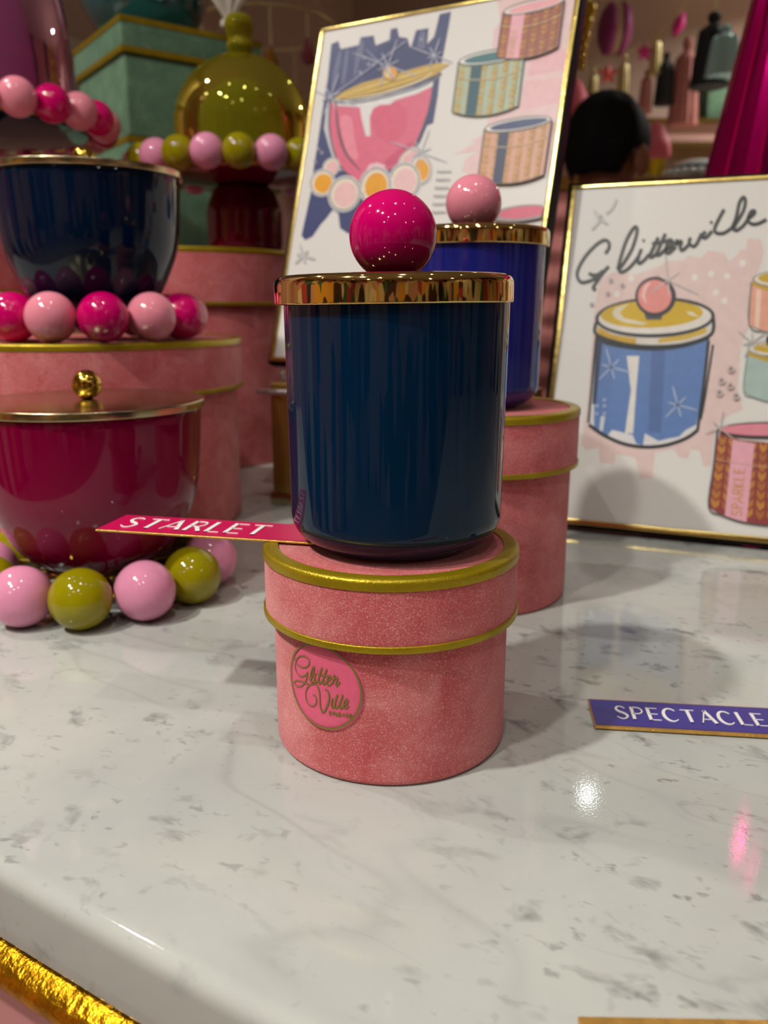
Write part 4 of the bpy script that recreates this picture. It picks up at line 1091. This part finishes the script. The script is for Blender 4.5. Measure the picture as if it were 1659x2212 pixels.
# silver beaded tray with lid on the counter
tr_ = P4(1505, 385, 3.0)
st_ = thing('silver_cake_stand', 'silver beaded tray with domed white lid behind the foil tree', 'tray', (tr_.x, tr_.y, zc_+.0005), .35)
M['pearl'] = simple('white_pearl', (232, 236, 238), .15, coat=1)
part('foot', MB().lathe(fil([(0, 0), (.06, 0), (.03, .012), (.02, .02), (0, .02)], .004), 32), M['silver'], st_)
part('tray', MB().lathe(fil([(0, .02), (.105, .026), (.108, .034), (0, .032)], .002), 64), M['silver'], st_)
for k in range(26):
    a = 2*PI*k/26
    part('bead', MB().lathe([(0, -.011)]+[(.011*math.sin(PI*q/8), -.011*math.cos(PI*q/8)) for q in range(1, 8)]+[(0, .011)], 14), M['pearl'], st_, loc=(.108*math.cos(a), .108*math.sin(a), .031))
part('cover', MB().lathe([tuple(q) for q in catmull([Vector(v) for v in ((.088, .034), (.086, .05), (.06, .07), (.015, .078), (0, .079))], 4)], 48), M['pearl'], st_)
part('band', MB().lathe([(.088, .042), (.091, .042), (.091, .052), (.087, .052)], 48), M['tealglass'], st_)
# brass hoop hung with glass drops, behind the olive cloche
hp = P4(590, 62, 2.2)
ho = thing('hoop_mobile', 'brass hoop mobile hung with coloured glass drops behind the olive cloche', 'mobile', hp)
HR = .17
part('hoop', MB().tube([(HR*math.cos(2*PI*k/72)-.02, HR*math.sin(2*PI*k/72), .0) for k in range(72)], .003, 8, True), M['palegold'], ho)
w = MB()
for k in range(3):
    a = 2*PI*k/3+.4; w.tube([(HR*math.cos(a)-.02, HR*math.sin(a), 0), (-.02, 0, .35)], .0012, 5)
w.tube([(-.02, 0, .35), (-.02, 0, CEIL-hp.z)], .0014, 5)
part('cord', w, M['palegold'], ho)
M['dteal'] = thin_glass('teal_drop', (120, 176, 186), 1, .5); M['damber'] = thin_glass('amber_drop', (224, 170, 40), 1, .5); M['dblue'] = thin_glass('blue_drop', (110, 120, 180), 1, .5); M['drose'] = thin_glass('rose_drop', (214, 120, 140), 1, .5)
for k in range(12):
    a = 2*PI*k/12+.2; ln = .045+.05*((k*5) % 12)/12
    q = MB().lathe([(0, .03), (.004, .026), (.016, -.004), (.017, -.014), (.010, -.026), (0, -.03)], 20)
    d_ = part('drop', q, M[('dteal', 'damber', 'drose', 'dblue')[k % 4]], ho, loc=(HR*math.cos(a)-.02, HR*math.sin(a), -ln-.03), label=('teal', 'amber', 'rose', 'blue')[k % 4]+' glass drop')
    part('thread', MB().tube([(0, 0, .03), (0, 0, .03+ln)], .0008, 4), M['palegold'], d_)

# ------------------------------------------------------------------ the person behind, seen from the back
def skin_mesh(name, verts, edges, root=0, sub=2):
    me = bpy.data.meshes.new(name); me.from_pydata([v[:3] for v in verts], edges, [])
    o = bpy.data.objects.new(name, me); COL.objects.link(o)
    md = o.modifiers.new('skin', 'SKIN'); md.use_smooth_shade = True
    sv = me.skin_vertices[0].data
    for i, v in enumerate(verts):
        sv[i].radius = (v[3], v[4] if len(v) > 4 else v[3]); sv[i].use_root = (i == root)
    sd = o.modifiers.new('sub', 'SUBSURF'); sd.levels = sub; sd.render_levels = sub
    return o
def bake(o, name, mat, parent, keep=None):
    dg = bpy.context.evaluated_depsgraph_get(); dg.update()
    me = bpy.data.meshes.new_from_object(o.evaluated_get(dg)); me.name = name
    old = o.data; bpy.data.objects.remove(o); bpy.data.meshes.remove(old)
    me.materials.clear(); me.materials.append(mat); me.shade_smooth()
    return obj(name, me, parent)
M['skin'] = simple('skin', (150, 96, 74), .7, spec=.2)
M['hair'] = simple('black_hair', (9, 8, 8), .75, spec=.15, bump=.6, bscale=200)
M['shirt'] = simple('dark_shirt', (46, 30, 30), .8, noise=.1)
M['trouser'] = simple('dark_trousers', (34, 34, 42), .8)
M['shoe'] = simple('black_shoe', (18, 16, 16), .4)
PY = 2.05
hc_ = P4(1305, 338, PY)                       # head centre
zf = hc_.z-FLOOR                              # head centre above the floor
per = thing('person', 'person with short black hair seen from behind, standing in the shop', 'person', (hc_.x, hc_.y, FLOOR), math.radians(-42))
k = zf/1.52
V = [(0, 0, .93*k, .14, .10), (0, 0, 1.08*k, .135, .10), (0, 0, 1.25*k, .155, .105), (0, -.01, 1.36*k, .10, .08), (0, -.005, 1.41*k, .052, .056), (0, .015, 1.47*k, .062, .072),
     (0, .012, zf, .083, .100), (0, .01, zf+.05, .060, .074)]
Ed = [(i, i+1) for i in range(7)]
for s in (-1, 1):
    b = len(V)
    V += [(s*.15, 0, 1.33*k, .055), (s*.20, -.005, 1.22*k, .048), (s*.225, -.01, 1.05*k, .040), (s*.225, .05, .90*k, .034), (s*.215, .09, .80*k, .024), (s*.21, .11, .755*k, .030, .016)]
    Ed += [(3, b), (b, b+1), (b+1, b+2), (b+2, b+3), (b+3, b+4), (b+4, b+5)]
    for q, (dx, ln) in enumerate(((-.020, .060), (-.007, .072), (.006, .068), (.018, .055))):
        c = len(V)
        V += [(s*.21+dx, .118, .725*k, .0085), (s*.21+dx, .122, .725*k-ln*.5, .008), (s*.21+dx, .115, .725*k-ln, .0065)]
        Ed += [(b+5, c), (c, c+1), (c+1, c+2)]
    c = len(V); V += [(s*.185, .14, .745*k, .010), (s*.178, .155, .71*k, .008)]
    Ed += [(b+5, c), (c, c+1)]
    b = len(V)
    V += [(s*.085, 0, .86*k, .085), (s*.095, .005, .66*k, .070), (s*.10, .0, .48*k, .054), (s*.10, -.012, .30*k, .048), (s*.10, -.015, .10*k, .034), (s*.105, .04, .042, .034, .030), (s*.11, .13, .030, .036, .022)]
    Ed += [(0, b)]+[(b+i, b+i+1) for i in range(6)]
body_o = bake(skin_mesh('body', V, Ed), 'body', M['skin'], per)
# ears and nose shaped into the head region
def ell_mb(c, r, n=14, m=20):
    return MB().lathe([(0, -1)]+[(math.sin(PI*q/n), -math.cos(PI*q/n)) for q in range(1, n)]+[(0, 1)], m)
def ellip(name, c, r, mat, rot=(0, 0, 0)):
    mb = ell_mb(c, r); mb.v = [(x*r[0], y*r[1], z*r[2]) for x, y, z in mb.v]
    return part(name, mb, mat, per, loc=c, rot=rot)
for s in (-1, 1): ellip('ear', (s*.088, .010, zf-.015), (.010, .022, .034), M['skin'], (0, 0, s*-.35))
ellip('nose', (0, .108, zf-.02), (.013, .020, .024), M['skin'])
M['eye'] = simple('eye', (230, 226, 220), .2)
for s in (-1, 1): ellip('eye', (s*.03, .094, zf+.004), (.013, .010, .008), M['eye'])
ellip('mouth', (0, .096, zf-.06), (.024, .010, .007), simple('lips', (150, 76, 72), .5))
# hair: full cap with a short nape, thicker on top and back
hm = MB(); n1, n2 = 22, 36; vs = []; fs = []
for i in range(n1+1):
    ph_ = PI*i/n1*.70
    for j in range(n2):
        th_ = 2*PI*j/n2; back = -math.sin(th_)            # y<0 is the back of the head
        lim = 1.0 if back > -.1 else max(.45, 1.0+.75*(back+.1))
        side = abs(math.cos(th_))
        if side > .7 and back < .45: lim = min(lim, .80)
        p = ph_*lim*(1.04 if back > .3 else 1)
        r_ = 1+.03*math.sin(7*th_+3*p)*math.sin(p)
        vs.append((.092*r_*math.sin(p)*math.cos(th_), .006+.112*r_*math.sin(p)*math.sin(th_), zf+.028+.112*math.cos(p)*r_))
for i in range(n1):
    for j in range(n2):
        j2 = (j+1) % n2; fs.append((i*n2+j, i*n2+j2, (i+1)*n2+j2, (i+1)*n2+j))
part('hair', hm.add(vs, fs), M['hair'], per, ang=180)
# clothes
T = [(0, 0, .90*k, .150, .112), (0, 0, 1.08*k, .147, .112), (0, 0, 1.25*k, .168, .118), (0, -.01, 1.35*k, .115, .092)]
TE = [(0, 1), (1, 2), (2, 3)]
for s in (-1, 1):
    b = len(T); T += [(s*.15, 0, 1.325*k, .066), (s*.20, -.005, 1.22*k, .058), (s*.217, -.008, 1.10*k, .052)]
    TE += [(3, b), (b, b+1), (b+1, b+2)]
bake(skin_mesh('shirt', T, TE), 'shirt', M['shirt'], per)
T = [(0, 0, .95*k, .146, .112)]; TE = []
for s in (-1, 1):
    b = len(T); T += [(s*.085, 0, .85*k, .096), (s*.095, .005, .66*k, .082), (s*.10, 0, .48*k, .068), (s*.10, -.012, .28*k, .062), (s*.10, -.012, .09*k, .056)]
    TE += [(0, b)]+[(b+i, b+i+1) for i in range(4)]
bake(skin_mesh('trousers', T, TE), 'trousers', M['trouser'], per)
for s in (-1, 1):
    so = MB().lathe([(0, -1)]+[(math.sin(PI*q/12), -math.cos(PI*q/12)) for q in range(1, 12)]+[(0, 1)], 20)
    so.v = [(x*.05, y*.135+.05, max(-.045, z*.06)) for x, y, z in so.v]
    part('shoe', so, M['shoe'], per, loc=(s*.108, 0, .0455))
